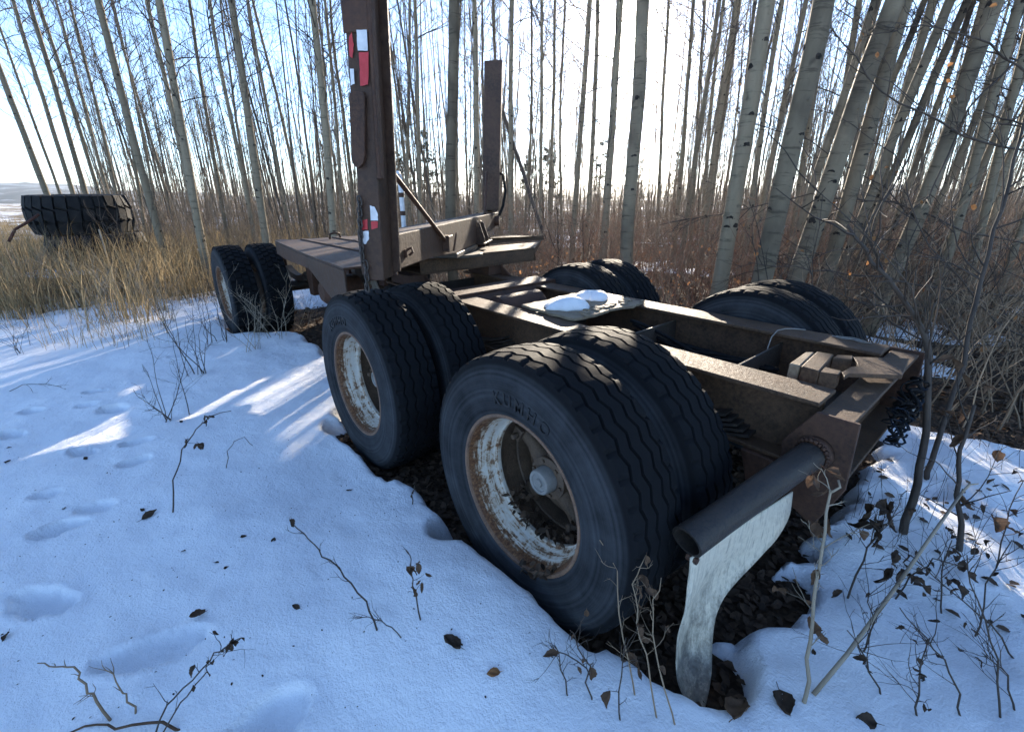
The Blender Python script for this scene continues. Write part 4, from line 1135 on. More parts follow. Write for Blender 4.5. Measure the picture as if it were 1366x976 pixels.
# more of the thicket
rf = random.Random(2024)
def field(df, lat): return CAM + FWD * df + RGT * lat
cnt = 0; placed = []
while cnt < 236:
    df = 9.5 + 62 * rf.random() ** .85
    tl = rf.uniform(-1.05, 1.35)                     # sideways / forward
    if tl < -.86 + .0 * df: continue
    if tl < -.45 and df < 13: continue
    q = field(df, tl * df)
    if -1.5 < q[0] < 8 and abs(q[1]) < 2.6: continue
    sc = q[0] * .799 + q[1] * .602                   # position across the lane the sun shines along
    if -1.3 < sc < 2.1 and rf.random() < .92: continue
    if -4.5 < sc < 6 and rf.random() < .45: continue
    if abs(tl - .205) < .018 and df < 48: continue
    if any((q[0] - a) ** 2 + (q[1] - b) ** 2 < .35 for a, b in placed): continue
    placed.append((q[0], q[1])); cnt += 1
    z = float(ground_h(q[0], q[1]))
    place_tree('aspen_tree', rf.choice(ASP), (q[0], q[1], z - .05), rf.uniform(.03, .066), (rf.gauss(0, .03) + .0, rf.gauss(0, .03)), rf.uniform(0, 6.28), LBL, THK, .09, rf.uniform(.85, 1.15))

# the rest of the slim trunks, past the three hundred built one by one
def slim_trunks(n):
    mb = MB(); rnd = random.Random(31); c = 0
    while c < n:
        df = 11 + 30 * rnd.random(); tl = rnd.uniform(-.86, 1.3); q = field(df, tl * df)
        sc = q[0] * .799 + q[1] * .602
        if -1.4 < sc < 2.2 and df < 22 and rnd.random() < .9: continue
        if abs(tl - .205) < .015: continue
        if q[0] < 9 and abs(q[1]) < 3: continue
        if tl < -.5 and df < 16: continue
        c += 1; z = float(ground_h(q[0], q[1])); Ht = rnd.uniform(6, 12); r0 = rnd.uniform(.016, .034); p = Vector((q[0], q[1], z - .1)); d = Vector((rnd.gauss(0, .05), rnd.gauss(0, .05), 1))
        pts, rr = grow(mb, rnd, p, d, Ht, r0, 12, 5, .025, .0, .25)
        for k in range(12):
            i = rnd.randint(3, 11); grow(mb, rnd, pts[i], side_dir(rnd, pts[i] - pts[i - 1], rnd.uniform(.5, .9)), rnd.uniform(.4, 1.4), .006, 4, 3, .15, .05, .3)
    tag(link('slim_trunks', mb.mesh('slim_trunks', smooth=True), M['slim_bark']), 'crowd of very slim grey trunks filling the wood', 'trunks', kind='stuff')
slim_trunks(620)

# ------------------------------------------------------------------ conifers beyond
def conifer_meshes(seed, Ht):
    rnd = random.Random(seed); tk = MB(); tk.tube([(0, 0, -.2), (.05, 0, Ht * .5), (0, .05, Ht)], [.11, .07, .02], 8)
    V = []; Fq = []
    for k in range(int(Ht * 9)):
        s = rnd.random(); h = Ht * (.22 + .78 * s); a = rnd.uniform(0, 6.28)
        Lb = ((1 - s) ** .7 * Ht * .24 + .15) * rnd.uniform(.4, 1.1); el = rnd.uniform(-.1, .6)
        e = Vector((Lb * math.cos(a) * math.cos(el), Lb * math.sin(a) * math.cos(el), h + Lb * math.sin(el)))
        tk.tube([(0, 0, h), e], [.018, .005], 3, cap=False)
        for t in range(rnd.randint(3, 6)):
            c0 = Vector((0, 0, h)).lerp(e, rnd.uniform(.45, 1.05)) + Vector((rnd.gauss(0, .10), rnd.gauss(0, .10), rnd.gauss(0, .08)))
            for j in range(34):
                d = Vector((rnd.gauss(0, 1), rnd.gauss(0, 1), rnd.gauss(.25, .8))).normalized() * rnd.uniform(.07, .19)
                w = d.orthogonal().normalized() * .016; o = len(V)
                V += [tuple(c0 - w), tuple(c0 + w), tuple(c0 + d)]; Fq.append((o, o + 1, o + 2))
    a = tk.mesh('trunk', smooth=True); a.materials.append(M['conifer_bark'])
    b = raw_mesh('crown', V, Fq, False); b.materials.append(M['needles']); return a, b
CON = [conifer_meshes(5, 5.5), conifer_meshes(6, 4.2)]
for i, (u, vtop, dep, lab) in enumerate([(565, 178, 26, 'dark conifer showing between the two bunk stakes'), (735, 192, 34, 'dark conifer behind the trunks right of the shorter stake'), (803, 190, 30, 'dark conifer behind the trunks left of the sun'),
                                    (706, 208, 38, None), (138, 232, 30, 'small dark conifer behind the stacked tyres'), (530, 205, 34, None), (905, 205, 42, None), (640, 210, 40, None), (855, 215, 44, None)]):
    p = at_depth(u, vtop, dep); z = float(ground_h(p[0], p[1])); hgt = p[2] - z
    o = empty('conifer_tree', (p[0], p[1], z)); var = CON[i % 2]; s = max(.3, hgt / (5.5 if i % 2 == 0 else 4.2))
    for nm, me in zip(('trunk', 'crown'), var): c = link(nm, me, None, o); c.scale = (s, s, s); c.rotation_euler = (0, 0, i)
    tag(o, lab or 'small dark conifer half hidden far back among the thin trunks', 'tree', None if lab else 'far conifers')

# ------------------------------------------------------------------ stacked loader tyres
def loader_tyre_mesh():
    mb = MB(); Ro, hw = .745, .262
    half = [(.19, .335), (.215, .345), (.238, .40), (.255, .50), (.258, .58), (.246, .635), (.225, .672), (.19, .692)]
    mb.lathe(half + [(0, .706)] + [(-y, r) for y, r in reversed(half)] + [(-.16, .35), (-.19, .50), (-.19, .62), (0, .66), (.19, .62), (.19, .50), (.16, .35)], 90, closed=True)
    n = 26
    for i in range(n):
        a = 2 * math.pi * i / n; w = 2 * math.pi / n
        jr = random.Random(i)
        block(mb, [(a + .07 * w, .256), (a + .93 * w, .256), (a + 1.0 * w, .12), (a + .14 * w, .078)], .655, Ro + .012 + jr.uniform(-.006, .004), .94, .85)
        block(mb, [(a + .20 * w, .058), (a + 1.06 * w, .100), (a + 1.20 * w, -.058), (a + .34 * w, -.100)], .695, Ro + .016 + jr.uniform(-.006, .004), .94, .85)
        block(mb, [(a + .40 * w, -.078), (a + 1.26 * w, -.12), (a + 1.33 * w, -.256), (a + .47 * w, -.256)], .655, Ro + .012 + jr.uniform(-.006, .004), .94, .85)
    me = mb.mesh('loader_tyre'); auto_smooth(me, 30); me.materials.append(M['rubber_old']); return me
LT = loader_tyre_mesh()
q = at_depth(107, 280, 8.7); sx, sy = q[0], q[1]; sz = float(ground_h(sx, sy)) + .0
for k, (dx, dy, lab) in enumerate([(-.06, -.12, 'lower loader tyre of the stack, half hidden in the dry grass'), (0, 0, 'chunky black loader tyre lying flat on top of the stack in the grass')]):
    o = link('loader_tyre', LT, None); o.location = (sx + dx, sy + dy, sz + .345 + .695 * k - .03); o.rotation_euler = (R(90), 0, .4 + k); o.scale = (1.03, 1.32, 1.03)
    if k == 1: o.rotation_euler = (R(90 - 1.0), R(.8), 2.0)
    tag(o, lab, 'tyre', 'stack of loader tyres')
mb = MB(); mb.tube([at_depth(52, 286, 7.9), at_depth(36, 297, 7.8), at_depth(20, 306, 7.7), at_depth(12, 322, 7.6)], .022, 10); tag(mb.build('rusty_bar', m_simple('red_rust_bar', (.06, .022, .014), (.12, .05, .034), 9, .8), None, smooth=True), 'rusty red steel bar sticking out beside the stacked tyres', 'bar')
mb = MB(); q = at_depth(134, 313, 7.2); mb.box(q, (.08, .02, .15), Matrix.Rotation(.3, 3, 'Y')); mb.tube([q - np.array([0, 0, .07]), (q[0], q[1], float(ground_h(q[0], q[1])) - .05)], .012, 6); tag(mb.build('marker_stake', M['pale_twig'], None, bevel=.004), 'small pale wooden marker on a stick before the stacked tyres', 'stake')

# ------------------------------------------------------------------ shrubs and undergrowth
def shrub(seed, Ht, stems, spread, rad=.007, sub=5, sides=4, fine=2):
    rnd = random.Random(seed); mb = MB()
    for k in range(stems):
        a = rnd.uniform(0, 6.28); d = Vector((math.cos(a) * spread * rnd.random(), math.sin(a) * spread * rnd.random(), 1))
        b = Vector((rnd.gauss(0, .09), rnd.gauss(0, .09), -.05)); Ls = Ht * rnd.uniform(.55, 1.1)
        pts, rr = grow(mb, rnd, b, d, Ls, rad * rnd.uniform(.7, 1.2), 7, sides, .13, .02, .3)
        for j in range(rnd.randint(sub - 2, sub + 2)):
            f = rnd.uniform(.25, .97) * 7; i = min(6, int(f)); q = pts[i].lerp(pts[i + 1], f - i)
            sp, _ = grow(mb, rnd, q, side_dir(rnd, pts[i + 1] - pts[i], rnd.uniform(.5, 1.05)), Ls * rnd.uniform(.15, .38), rad * .45, 4, 3, .18, .06, .4)
            for _ in range(fine):
                i2 = rnd.randint(0, 3); grow(mb, rnd, sp[i2].lerp(sp[i2 + 1], rnd.random()), side_dir(rnd, sp[i2 + 1] - sp[i2], rnd.uniform(.5, 1.1)), Ls * rnd.uniform(.06, .16), rad * .28, 2, 3, .2, .06, .6)
    return mb.mesh('bare_shrub')
SH = [shrub(400 + i, 1.5, 9, .55) for i in range(5)]
for me in SH: me.materials.append(M['shrub'])
SHP = [shrub(420 + i, 1.3, 8, .7, .006) for i in range(3)]
for me in SHP: me.materials.append(M['pale_twig'])
SHD = [shrub(440 + i, 1.6, 7, .6, .008) for i in range(3)]
for me in SHD: me.materials.append(M['dark_twig'])
SG = 'bare shrubs of the undergrowth'
def place_shrub(q, s, me, rot, label='bare twiggy shrub in the brown undergrowth among the trunks', group=SG):
    o = link('bare_shrub', me); o.location = (q[0], q[1], top_h(q[0], q[1]) if abs(q[0]) < 20 else float(ground_h(q[0], q[1]))); o.scale = (s, s, s); o.rotation_euler = (0, 0, rot); tag(o, label, 'shrub', group); return o
rb = random.Random(77); cnt = 0
while cnt < 215:
    df = 5.2 + 30 * rb.random() ** 1.5; tl = rb.uniform(-.95, 1.25); q = field(df, tl * df)
    if -1.6 < q[0] < 6.3 and abs(q[1]) < 1.75: continue
    if q[1] > 1.2 and q[0] < 7.5: continue
    if (q[0] - sx) ** 2 + (q[1] - sy) ** 2 < 1.2: continue
    if df < 7 and tl > .15 and tl < .5: continue
    cnt += 1
    fam = SH if rb.random() < .6 else (SHP if rb.random() < .55 else SHD)
    place_shrub(q, rb.uniform(.55, 1.15), rb.choice(fam), rb.uniform(0, 6.28))
# the thorny tangle on the right
cnt = 0
while cnt < 52:
    df = rb.uniform(2.5, 7.0); tl = rb.uniform(.62, 1.45); q = field(df, tl * df)
    if q[1] > -1.65 and q[0] > -1.1: continue
    cnt += 1; place_shrub(q, rb.uniform(.6, 1.1), rb.choice(SHD[:2] + SH[:3]), rb.uniform(0, 6.28), 'bare thorny shrub in the dense tangle beside the rear right wheels', 'thorny shrubs right of the trailer')

# tangle of stems too dense to tell apart
def tangle(name, n, dfr, tlr, fn, smin, smax, mat, label, seed):
    base = []
    for i in range(5):
        me = shrub(470 + i + seed, 1.5, 6, .75, .006, 4, 3, 1)
        V = np.empty(len(me.vertices) * 3); me.vertices.foreach_get('co', V); V = V.reshape(-1, 3)
        me.calc_loop_triangles(); T = np.empty(len(me.loop_triangles) * 3, np.int32); me.loop_triangles.foreach_get('vertices', T); base.append((V, T.reshape(-1, 3))); bpy.data.meshes.remove(me)
    P = scatter(n, dfr, tlr, fn, seed); r_ = np.random.RandomState(seed); VV = []; TT = []; o = 0
    for p in P:
        V, T = base[r_.randint(5)]; a = r_.uniform(0, 6.28); sc = r_.uniform(smin, smax); c, s_ = math.cos(a) * sc, math.sin(a) * sc
        W = np.stack([V[:, 0] * c - V[:, 1] * s_, V[:, 0] * s_ + V[:, 1] * c, V[:, 2] * sc], 1) + p
        VV.append(W); TT.append(T + o); o += len(V)
    ob = link(name, raw_mesh(name, np.concatenate(VV), np.concatenate(TT), False), M[mat]); tag(ob, label, 'undergrowth', kind='stuff')
def scatter(n, dfr, tlr, fn, seed, clump=None):
    r_ = np.random.RandomState(seed); df = dfr[0] + (dfr[1] - dfr[0]) * r_.rand(n) ** 1.35; tl = r_.uniform(*tlr, n)
    X = CAM[0] + FWD[0] * df + RGT[0] * tl * df; Y = CAM[1] + FWD[1] * df + RGT[1] * tl * df
    k = fn(X, Y, r_, df, tl); X, Y = X[k], Y[k]
    Z = np.maximum(ground_h(X, Y), snow_h(X, Y)) - .01
    return np.stack([X, Y, Z], 1)
def brush_zone(X, Y, r_, df, tl):
    return ~((np.abs(Y) < 1.75) & (X > -2.2) & (X < 6.6)) & ~((Y > 1.0) & (X < 7.5)) & ~((X - 10.6) ** 2 + (Y - 2.9) ** 2 < 2.2) & ~((tl < -.3) & (df < 9))
tangle('brush_tangle', 720, (5.5, 30), (-.95, 1.3), brush_zone, .6, 1.35, 'shrub', 'brown tangle of bare brush filling the wood behind the trailer', 3)
tangle('russet_tangle', 330, (5.0, 20), (.0, 1.3), brush_zone, .5, 1.1, 'red_stem', 'reddish tangle of dry stems behind the right wheels', 9)

# dry grass: one mass of blades
def grass(name, pts, hmin, hmax, wid, mat, label, lean=.35, seed=1, cat='grass'):
    r_ = np.random.RandomState(seed); n = len(pts); P = np.asarray(pts, float)
    h = r_.uniform(hmin, hmax, n); a = r_.uniform(0, 6.283, n); ln = np.abs(r_.normal(0, lean, n)) * h
    dx, dy = np.cos(a) * ln, np.sin(a) * ln; b = r_.uniform(0, 6.283, n); wx, wy = np.cos(b) * wid, np.sin(b) * wid
    V = np.zeros((n, 7, 3))
    for k, (s, w) in enumerate(((0, 1), (.4, .9), (.75, .6))):
        c = P + np.stack([dx * s * s, dy * s * s, h * (s - .12 * s * s * (ln / h))], 1)
        W = np.stack([wx * w, wy * w, np.zeros(n)], 1)
        V[:, 2 * k] = c - W; V[:, 2 * k + 1] = c + W
    V[:, 6] = P + np.stack([dx, dy, h * (1 - .3 * np.clip(ln / h, 0, 1))], 1)
    f = np.array([[0, 1, 3], [0, 3, 2], [2, 3, 5], [2, 5, 4], [4, 5, 6]])
    Fq = (f[None] + (np.arange(n) * 7)[:, None, None]).reshape(-1, 3)
    o = link(name, raw_mesh(name, V.reshape(-1, 3), Fq, False), M[mat]); tag(o, label, cat, kind='stuff'); return o
def left_zone(X, Y, r_, df, tl):
    edge = 5.4 + .8 * fbm(X, Y, .7, 3, 8)
    return (df > edge + np.clip(tl + .75, 0, 1) * 3.0) & ~((X < 6.4) & (Y < 1.7) & (X > -2)) & (fbm(X, Y, .9, 3, 15) * 1.6 + r_.uniform(-.5, .5, len(X)) > -.02)
pl = scatter(52000, (5.0, 26), (-1.25, -.2), left_zone, 4)
grass('dry_grass', pl, .3, .85, .0042, 'grass', 'dry straw-coloured grass round the stacked tyres at the edge of the wood', .45, 5)
pl2 = scatter(3500, (5.0, 14), (-1.2, -.3), left_zone, 14)
grass('tall_grass', pl2, .7, 1.15, .003, 'grass', 'tall bleached grass stalks standing before the stacked tyres', .5, 6)
def edge_zone(X, Y, r_, df, tl): return (df > 4.2) & ~((X < 6.4) & (Y < 1.8) & (X > -2)) & (fbm(X, Y, 1.6, 3, 19) + r_.uniform(-.3, .3, len(X)) > .22)
pe = scatter(3200, (4.2, 8.5), (-1.2, -.3), edge_zone, 16)
grass('thin_grass', pe, .12, .55, .0022, 'grass', 'thin dry stalks poking through the snow before the dense grass', .5, 8)
for i_ in range(26):
    q = field(rb.uniform(5.0, 9.0), 0); df_ = rb.uniform(5.2, 9.5); q = field(df_, rb.uniform(-1.15, -.5) * df_)
    if q[1] > 1.75 and (q[0] - sx) ** 2 + (q[1] - sy) ** 2 > 1.1: place_shrub(q, rb.uniform(.4, .75), rb.choice(SHP + SH[:2]), rb.uniform(0, 6.28), 'brown weedy shrub among the dry grass near the stacked tyres', 'weedy shrubs in the grass')
def back_zone(X, Y, r_, df, tl):
    return ~((np.abs(Y) < 1.6) & (X > -1.7) & (X < 6.3)) & ~((Y > 1.2) & (X < 8)) & (fbm(X, Y, .8, 3, 25) + r_.uniform(-.5, .6, len(X)) > .05)
pb = scatter(46000, (5.5, 40), (-.6, 1.3), back_zone, 24)
grass('undergrowth', pb, .2, .8, .004, 'grass', 'dry brown undergrowth stalks between the trunks', .6, 9)
bpy.data.objects['undergrowth'].data.materials.clear(); bpy.data.objects['undergrowth'].data.materials.append(M['shrub'])
pr = scatter(26000, (5.2, 28), (-.15, 1.3), back_zone, 34)
V, Fq = leaf_arrays(pr + np.stack([np.zeros(len(pr)), np.zeros(len(pr)), rs.uniform(.0, .75, len(pr)) ** 1.6], 1), rs.uniform(.025, .06, len(pr)), rs, .9)
tag(link('russet_foliage', raw_mesh('russet_foliage', V, Fq), M['leaf_red']), 'russet dead leaves hanging in the undergrowth behind the trailer', 'foliage', kind='stuff')
def floor_zone(X, Y, r_, df, tl): return ~((np.abs(Y) < 1.4) & (X > -.8) & (X < 6)) & ~((Y > .8) & (X < 6)) & (snow_t(X, Y) < .02)
pf = scatter(16000, (2.4, 16), (.15, 1.4), floor_zone, 44)
V, Fq = leaf_arrays(pf + np.array([0, 0, .015]), rs.uniform(.03, .065, len(pf)), rs, .4)
tag(link('forest_leaves', raw_mesh('forest_leaves', V, Fq), M['leaf']), 'fallen brown leaves on the bare patches of the wood floor', 'leaves', kind='stuff')

def near_right(X, Y, r_, df, tl): return (X < -.72) & (Y < .7) & (fbm(X, Y, 1.8, 3, 91) + r_.uniform(-.4, .4, len(X)) > .0)
pn = scatter(900, (1.5, 4.2), (.35, 1.3), near_right, 64)
grass('fine_stalks', pn, .08, .42, .0011, 'dark_twig', 'fine dark stalks poking through the snow at the foot of the thicket', .75, 18, 'stalks')

# the far wood: thin stems beyond the trees one can tell apart
def far_zone(X, Y, r_, df, tl): return (tl > -.80 + .1 * fbm(X, Y, .05, 2, 3)) | (df < 30) & (tl > -.9)
pw = scatter(15000, (15, 90), (-1.0, 1.35), far_zone, 54)
o = grass('far_thicket', pw, .8, 3.6, .010, 'shrub', 'brown mass of thin stems deep in the wood', .16, 12, 'thicket')
def far_zone2(X, Y, r_, df, tl): return far_zone(X, Y, r_, df, tl) & ~((np.abs(tl - .21) < .12) & (r_.rand(len(X)) < .85))
pw = scatter(1300, (34, 110), (-.84, 1.35), far_zone2, 55)
o = grass('far_wood', pw, 7, 13, .038, 'bark', 'far pale trunks merging into one wood behind the thicket', .03, 13, 'wood')

# ------------------------------------------------------------------ saplings and the tangle on the right
def px_stem(pts, dep, r0, r1, mb, sides=6, base=None, jit=.0, rnd=random, sub=3):
    """a stem through picture points at a real distance, its foot on the ground"""
    out = []
    n = len(pts)
    for i, pq in enumerate(pts):
        d = dep + (pq[2] if len(pq) > 2 else 0); out.append(at_depth(pq[0], pq[1], d))
    if base is not None: out[0] = base
    fine = []
    for i in range(n - 1):
        for k in range(sub):
            s = k / sub; p = out[i] * (1 - s) + out[i + 1] * s
            if k or i: p = p + np.array([rnd.gauss(0, jit), rnd.gauss(0, jit), rnd.gauss(0, jit * .5)])
            fine.append(p)
    fine.append(out[-1]); m = len(fine)
    mb.tube(fine, [r0 + (r1 - r0) * i / (m - 1) for i in range(m)], sides)
    return fine
def depth_of(q): return float((np.asarray(q) - CAM) @ CO)
def twigs(mb, rnd, pts, n, lmin, lmax, r, fine=1, start=.2):
    P = [Vector(tuple(q)) for q in pts]; m = len(P) - 1; tips = []
    for _ in range(n):
        f = rnd.uniform(start, .99) * m; i = min(m - 1, int(f)); q = P[i].lerp(P[i + 1], f - i); d = P[i + 1] - P[i]
        L_ = rnd.uniform(lmin, lmax); sp, _r = grow(mb, rnd, q, side_dir(rnd, d, rnd.uniform(.5, 1.1)), L_, r, 5, 4, .14, .03, .35)
        tips.append(sp[-1])
        for _k in range(fine):
            j = rnd.randint(1, 4); s2, _r = grow(mb, rnd, sp[j].lerp(sp[j + 1], rnd.random()), side_dir(rnd, sp[j + 1] - sp[j], rnd.uniform(.5, 1.0)), L_ * rnd.uniform(.25, .5), r * .6, 3, 3, .16, .03, .5); tips.append(s2[-1])
    return tips
def sapling(name, pts, r0, r1, label, seed, ntw=14, lm=(.12, .45), mat='dark_twig', leaves=0, leafmat='leaf', lsize=.04, cat='sapling', tw=.0035, group=None, fine=2, foot=None):
    rnd = random.Random(seed); q = land(*pts[0][:2]) if foot is None else foot; dep = depth_of(q); e = empty(name, q)
    mb = MB(); fine_p = px_stem(pts, dep, r0, r1, mb, 7, np.array(q) - np.array([0, 0, .03]), .004, rnd)
    tips = []
    if 0 < ntw < 99: tips = twigs(mb, rnd, fine_p, ntw, lm[0], lm[1], tw, fine)
    o = mb.mesh('stem', smooth=True)
    def rel(me):
        me.transform(Matrix.Translation(-Vector(tuple(map(float, q))))); return me
    link('stem', rel(o), M[mat], e)
    if ntw >= 99:
        mb = MB(); tips = twigs(mb, rnd, fine_p, ntw, lm[0], lm[1], tw, fine); link('twigs', rel(mb.mesh('twigs')), M[mat], e)
    if leaves:
        rn = np.random.RandomState(seed); P = [tuple(rnd.choice(tips) if tips and rnd.random() < .75 else Vector(tuple(rnd.choice(fine_p[len(fine_p) // 3:])))) for _ in range(leaves)]
        for k, pq in enumerate(P):
            sz_ = lsize * rnd.uniform(.6, 1.35); V, Fq = curled_leaf(sz_, seed * 31 + k, 2.2, rnd.uniform(.35, .7))
            V = turn(V + np.array([.5 * sz_, 0, 0]), rnd.uniform(-.6, .6), rnd.uniform(.3, 1.4), rnd.uniform(0, 6.28)) + np.array(pq) - np.array(q)
            link('leaf', raw_mesh('leaf', V, Fq), M[leafmat], e)
    tag(e, label, cat, group); return e
sapling('sapling', [(1206, 712), (1222, 645), (1236, 578), (1239, 467), (1229, 435), (1193, 382), (1165, 350), (1130, 300)], .017, .006, 'dark crooked sapling growing just behind the rear crossmember', 1, 16, (.2, .7), fine=3, tw=.005)
sapling('sapling', [(1238, 640), (1247, 599), (1282, 485), (1300, 403), (1318, 340), (1345, 240), (1366, 160)], .014, .007, 'straight dark sapling beside the crooked one', 2, 14, (.2, .6), fine=3, tw=.005, foot=land(1238, 640))
sapling('sapling', [(1281, 735), (1286, 700), (1275, 660), (1280, 600), (1300, 540)], .012, .006, 'short broken dark sapling with dead leaves behind the leaning stick', 3, 9, (.1, .3), leaves=14, lsize=.06)
mb = MB(); pts = [at_depth(1085, 926, 1.46), at_depth(1130, 870, 1.55), at_depth(1185, 795, 1.75), at_depth(1240, 718, 1.98), at_depth(1283, 657, 2.2)]
b_ = land(1085, 926); d0 = depth_of(b_); pts = [at_depth(u, v, d0 * k) for (u, v), k in zip([(1085, 926), (1130, 872), (1185, 797), (1240, 718), (1283, 657)], (1.0, 1.03, 1.08, 1.14, 1.2))]
mb.tube(pts, [.0065, .006, .0055, .005, .0045], 8); mb.tube([pts[-1], pts[-1] + np.array([-.01, -.02, .03]), pts[-1] + np.array([-.03, -.05, .03])], [.0045, .004, .002], 6)
tag(mb.build('leaning_stick', M['pale_twig'], None, smooth=True), 'straight pale stick leaning out of the snow right of the mud flap', 'stick')
sapling('dead_weed', [(1072, 940), (1078, 880), (1085, 800), (1095, 735), (1112, 660), (1118, 640)], .006, .003, 'tall dead weed with hanging curled leaves right of the mud flap', 5, 12, (.04, .16), 'pale_twig', 16, 'leaf', .05, 'weed', .002)
sapling('dead_weed', [(1130, 800), (1150, 745), (1175, 705), (1190, 690)], .004, .002, 'weed with broad dark drooping leaves on the snow behind the tall dead one', 6, 9, (.06, .2), 'dark_twig', 14, 'leaf_dark', .085, 'weed', .002)
sapling('dead_weed', [(1190, 800), (1215, 770), (1245, 745), (1285, 755)], .003, .002, 'low arching weed hung with small dark leaves at the foot of the saplings', 7, 7, (.04, .12), 'dark_twig', 14, 'leaf_dark', .05, 'weed', .0016)
for i, (pts, lb) in enumerate([
    ([(1290, 960), (1270, 900), (1235, 850), (1200, 810)], 'thin dark arching stem lying over the snow at the right'),
    ([(1366, 880), (1320, 830), (1270, 790), (1215, 740)], None), ([(1340, 960), (1330, 880), (1300, 800), (1290, 740)], None), ([(1230, 960), (1225, 905), (1240, 850)], None),
    ([(1180, 930), (1160, 880), (1130, 840)], None), ([(1300, 850), (1320, 780), (1350, 720)], None), ([(1360, 950), (1345, 900), (1310, 870)], None), ([(1150, 870), (1165, 830), (1160, 790)], None), ([(1260, 820), (1255, 770), (1270, 720)], None), ([(1330, 760), (1338, 700), (1366, 640)], None)]):
    sapling('bare_weed', pts, .003, .0014, lb or 'thin dark branching weed poking through the snow at the foot of the thicket', 20 + i, 9, (.05, .2), 'dark_twig', 4, 'leaf_dark', .03, 'weed', .0014, None if lb else 'thin weeds right of the trailer')
# fallen logs
def log(name, a, b, r, label, mat='bark_rough', sag=.05):
    mb = MB(); a = np.asarray(a); b = np.asarray(b); n = 12; rnd = random.Random(int(abs(a[0]) * 100))
    mb.tube([a + (b - a) * i / n + np.array([0, 0, sag * math.sin(i * 1.3) * .3]) for i in range(n + 1)], [r * rnd.uniform(.85, 1.1) for i in range(n + 1)], 10)
    tag(mb.build(name, M[mat], None, smooth=True), label, 'log')
log('fallen_log', at_depth(1118, 417, 5.2), at_depth(1480, 385, 5.0), .055, 'grey fallen log lying through the tangle right of the rear wheels')
log('leaning_dead_tree', at_depth(728, 322, 9.0), at_depth(664, 130, 8.6), .035, 'dead slanting trunk leaning behind the shorter stake', 'twig')
# long branches arching out of the thicket
for i, (pts, dep) in enumerate([([(1400, 400), (1280, 388), (1180, 372), (1080, 360), (998, 350)], 4.2), ([(1400, 330), (1290, 310), (1190, 270), (1080, 262), (960, 285), (880, 300)], 4.8), ([(1420, 210), (1310, 190), (1200, 140), (1120, 60), (1060, -20)], 3.9), ([(1380, 60), (1290, 150), (1240, 260), (1160, 330), (1060, 345)], 4.4), ([(1300, 420), (1250, 330), (1180, 250), (1080, 190), (990, 160)], 5.0), ([(1420, 480), (1330, 430), (1240, 330), (1190, 200)], 3.6), ([(1400, 120), (1320, 60), (1230, 30), (1150, 50)], 4.0)]):
    rnd = random.Random(600 + i); f = at_depth(1420, 560, dep); q = np.array([f[0], f[1], top_h(f[0], f[1])])
    e = empty('arching_branch', q); mb = MB(); P = [q] + [at_depth(u, v, dep) for u, v in pts]; fine = []
    for a, b in zip(P[:-1], P[1:]):
        for k in range(4): fine.append(a + (b - a) * k / 4 + np.array([rnd.gauss(0, .012), rnd.gauss(0, .012), rnd.gauss(0, .012)]))
    fine.append(P[-1]); m = len(fine); mb.tube(fine, [.013 - .010 * k / m for k in range(m)], 6)
    T = Matrix.Translation(-Vector(tuple(map(float, q))))
    tips = twigs(mb, rnd, fine, 22, .15, .6, .004, 3, .3); me = mb.mesh('stem', smooth=True); me.transform(T); link('stem', me, M['dark_twig'], e)
    rn = np.random.RandomState(i)
    for k in range(7):
        V, Fq = leaf_arrays([np.array(rnd.choice(tips)) - q], [rnd.uniform(.03, .055)], rn, 1.0, .8, .8); link('leaf', raw_mesh('leaf', V, Fq), M['leaf_orange'], e)
    tag(e, 'long thin dark branch arching out of the thicket on the right', 'branch', 'arching branches of the thicket')

# ------------------------------------------------------------------ weeds in the foreground snow
sapling('dead_weed', [(228, 685), (233, 640), (243, 600), (262, 572), (285, 553), (308, 548)], .0035, .0016, 'bent dead weed with a drooping withered head on the open snow', 31, 4, (.02, .06), 'dark_twig', 9, 'leaf_dark', .032, 'weed', .0014, fine=0)
sapling('bent_stalk', [(300, 625), (304, 602), (314, 588), (326, 583), (337, 594)], .0022, .0014, 'single thin stalk bent into a hook on the open snow', 32, 0, cat='stalk')
sapling('bare_twig', [(504, 842), (492, 815), (468, 778), (440, 748), (420, 725), (398, 706), (390, 697)], .0032, .0014, 'leafless forked twig rising from the snow before the middle wheels', 33, 9, (.02, .07), 'dark_twig', 1, 'leaf_dark', .03, 'twig', .0013, fine=1)
sapling('dead_weed', [(560, 828), (556, 800), (550, 770), (547, 745), (541, 733)], .0028, .0014, 'small dead weed with crumpled brown leaves before the rear wheel', 34, 6, (.02, .06), 'dark_twig', 9, 'leaf', .034, 'weed', .0012, fine=1)
sapling('bare_twig', [(541, 850), (520, 835), (500, 825), (470, 822)], .002, .001, 'low spread of fine twigs beside the small dead weed', 35, 9, (.03, .08), 'dark_twig', 0, cat='twig', tw=.0010)
sapling('dead_weed', [(552, 672), (550, 660), (553, 648)], .003, .002, 'stubby dead weed at the edge of the bare ground between the wheels', 36, 4, (.015, .04), 'dark_twig', 4, 'leaf_dark', .02, 'weed', .0012, fine=0)
sapling('thorny_branch', [(275, 974), (215, 962), (160, 966), (110, 970), (60, 985)], .0045, .002, 'thorny reddish branch lying on the snow at the frame edge', 37, 0, mat='leaf', cat='branch')
sapling('thorny_branch', [(150, 964), (128, 935), (112, 912), (98, 892), (75, 888), (50, 884)], .004, .0015, 'thorny forked branch standing up from the snow', 38, 7, (.02, .05), 'shrub', 0, cat='branch', tw=.0015, fine=0)
sapling('thorny_branch', [(185, 955), (172, 935), (160, 918), (152, 902), (140, 893)], .003, .0012, 'shorter thorny shoot beside the forked branch', 39, 5, (.02, .06), 'shrub', 0, cat='branch', tw=.0014, fine=0)
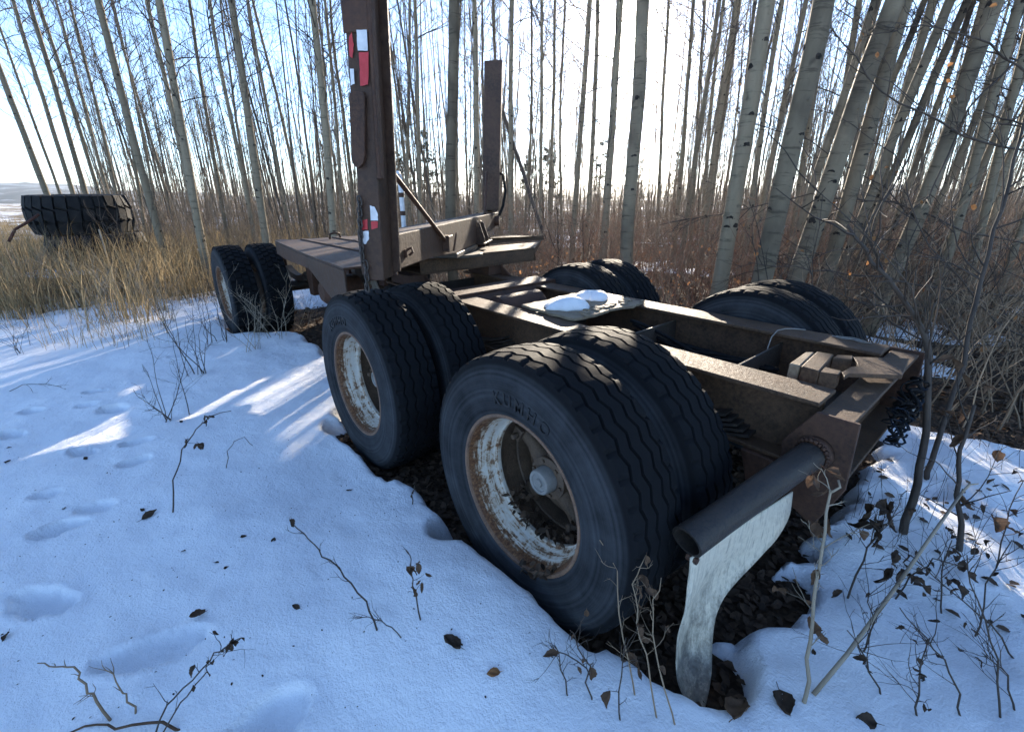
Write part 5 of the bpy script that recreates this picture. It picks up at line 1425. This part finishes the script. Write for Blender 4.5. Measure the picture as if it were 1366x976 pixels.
sapling('dead_weed', [(195, 985), (225, 940), (258, 905), (285, 872), (305, 862), (322, 850)], .0025, .0012, 'slanting dry weed with dark seed heads above the thorny branches', 40, 9, (.03, .10), 'dark_twig', 10, 'leaf_dark', .022, 'weed', .0012, fine=1)
sapling('dead_weed', [(205, 985), (240, 935), (268, 905), (285, 880)], .0022, .0012, 'second slanting dry stalk among the thorny branches', 41, 5, (.02, .06), 'dark_twig', 5, 'leaf_dark', .02, 'weed', .0012, fine=1)
sapling('bare_twig', [(0, 520), (30, 513), (60, 512), (82, 516)], .003, .0015, 'thin twig lying on the snow by the animal tracks', 42, 5, (.05, .15), 'dark_twig', 0, cat='twig', tw=.0015, foot=land(0, 522))
for i, pts in enumerate([[(880, 960), (866, 890), (850, 830), (845, 780), (862, 740)], [(850, 930), (830, 850), (822, 760), (800, 720)], [(800, 910), (770, 880), (735, 862)], [(905, 970), (880, 890), (870, 820), (882, 770)], [(790, 935), (785, 890), (770, 850), (760, 840)], [(760, 930), (748, 890), (740, 860)], [(830, 965), (826, 900), (835, 850)]]):
    sapling('dead_weed', pts, .0026, .0012, ['reddish dry weed rising in front of the rear tyre by the mud flap', 'thin dry weed with a feathery head against the rear tyre', 'dark twig slanting over the snow below the rear tyre', 'dry weed with withered leaves beside the foot of the mud flap', 'small dark branching weed below the rear tyre', 'finer dark weed below the rear tyre', 'short tan weed with crumpled leaves below the rear tyre'][i], 60 + i, 9, (.03, .11), 'shrub' if i in (0, 1, 3) else 'dark_twig', (4, 2, 1, 6, 4, 1, 6)[i], 'leaf', .035, 'weed', .0012, fine=2)
# shrubs in front of the front wheels and in the open snow
for i, (u, v, s_, me, lb) in enumerate([(372, 450, .62, SHP[0], 'pale leafless shrub in front of the front left wheels'), (335, 468, .5, SHP[1], 'pale spreading shrub beside the front left wheels'), (270, 500, .52, SHD[0], 'fine grey shrub on the snow before the front wheels'), (225, 560, .40, SHD[1], 'low grey shrub with dark buds on the open snow'), (300, 455, .5, SHD[2], 'grey shrub left of the front left wheels'), (230, 430, .45, SHP[2], 'thin pale weeds on the snow before the dry grass'), (130, 450, .4, SHP[0], 'sparse pale weeds beside the animal tracks'), (30, 470, .35, SHD[0], 'small dark weed by the open end of the wood'), (400, 440, .55, SHP[2], 'pale shrub under the deck edge of the trailer')]):
    q = land(u, v); place_shrub(q, s_, me, i * 1.7, lb, None)

# ------------------------------------------------------------------ the cold hazy air
mb = MB(); mb.span((-4300, -4300, -40), (4300, 4300, 75))
hz = mb.build('haze', None, None)
hm = bpy.data.materials.new('hazy_air'); hm.use_nodes = True; ht = hm.node_tree
for n_ in list(ht.nodes): ht.nodes.remove(n_)
ho = ht.nodes.new('ShaderNodeOutputMaterial'); hv = ht.nodes.new('ShaderNodeVolumePrincipled')
hv.inputs['Color'].default_value = (.92, .96, 1.0, 1); hv.inputs['Density'].default_value = .00022; hv.inputs['Anisotropy'].default_value = .78
ht.links.new(hv.outputs[0], ho.inputs['Volume']); hz.data.materials.append(hm)
tag(hz, kind='stuff')
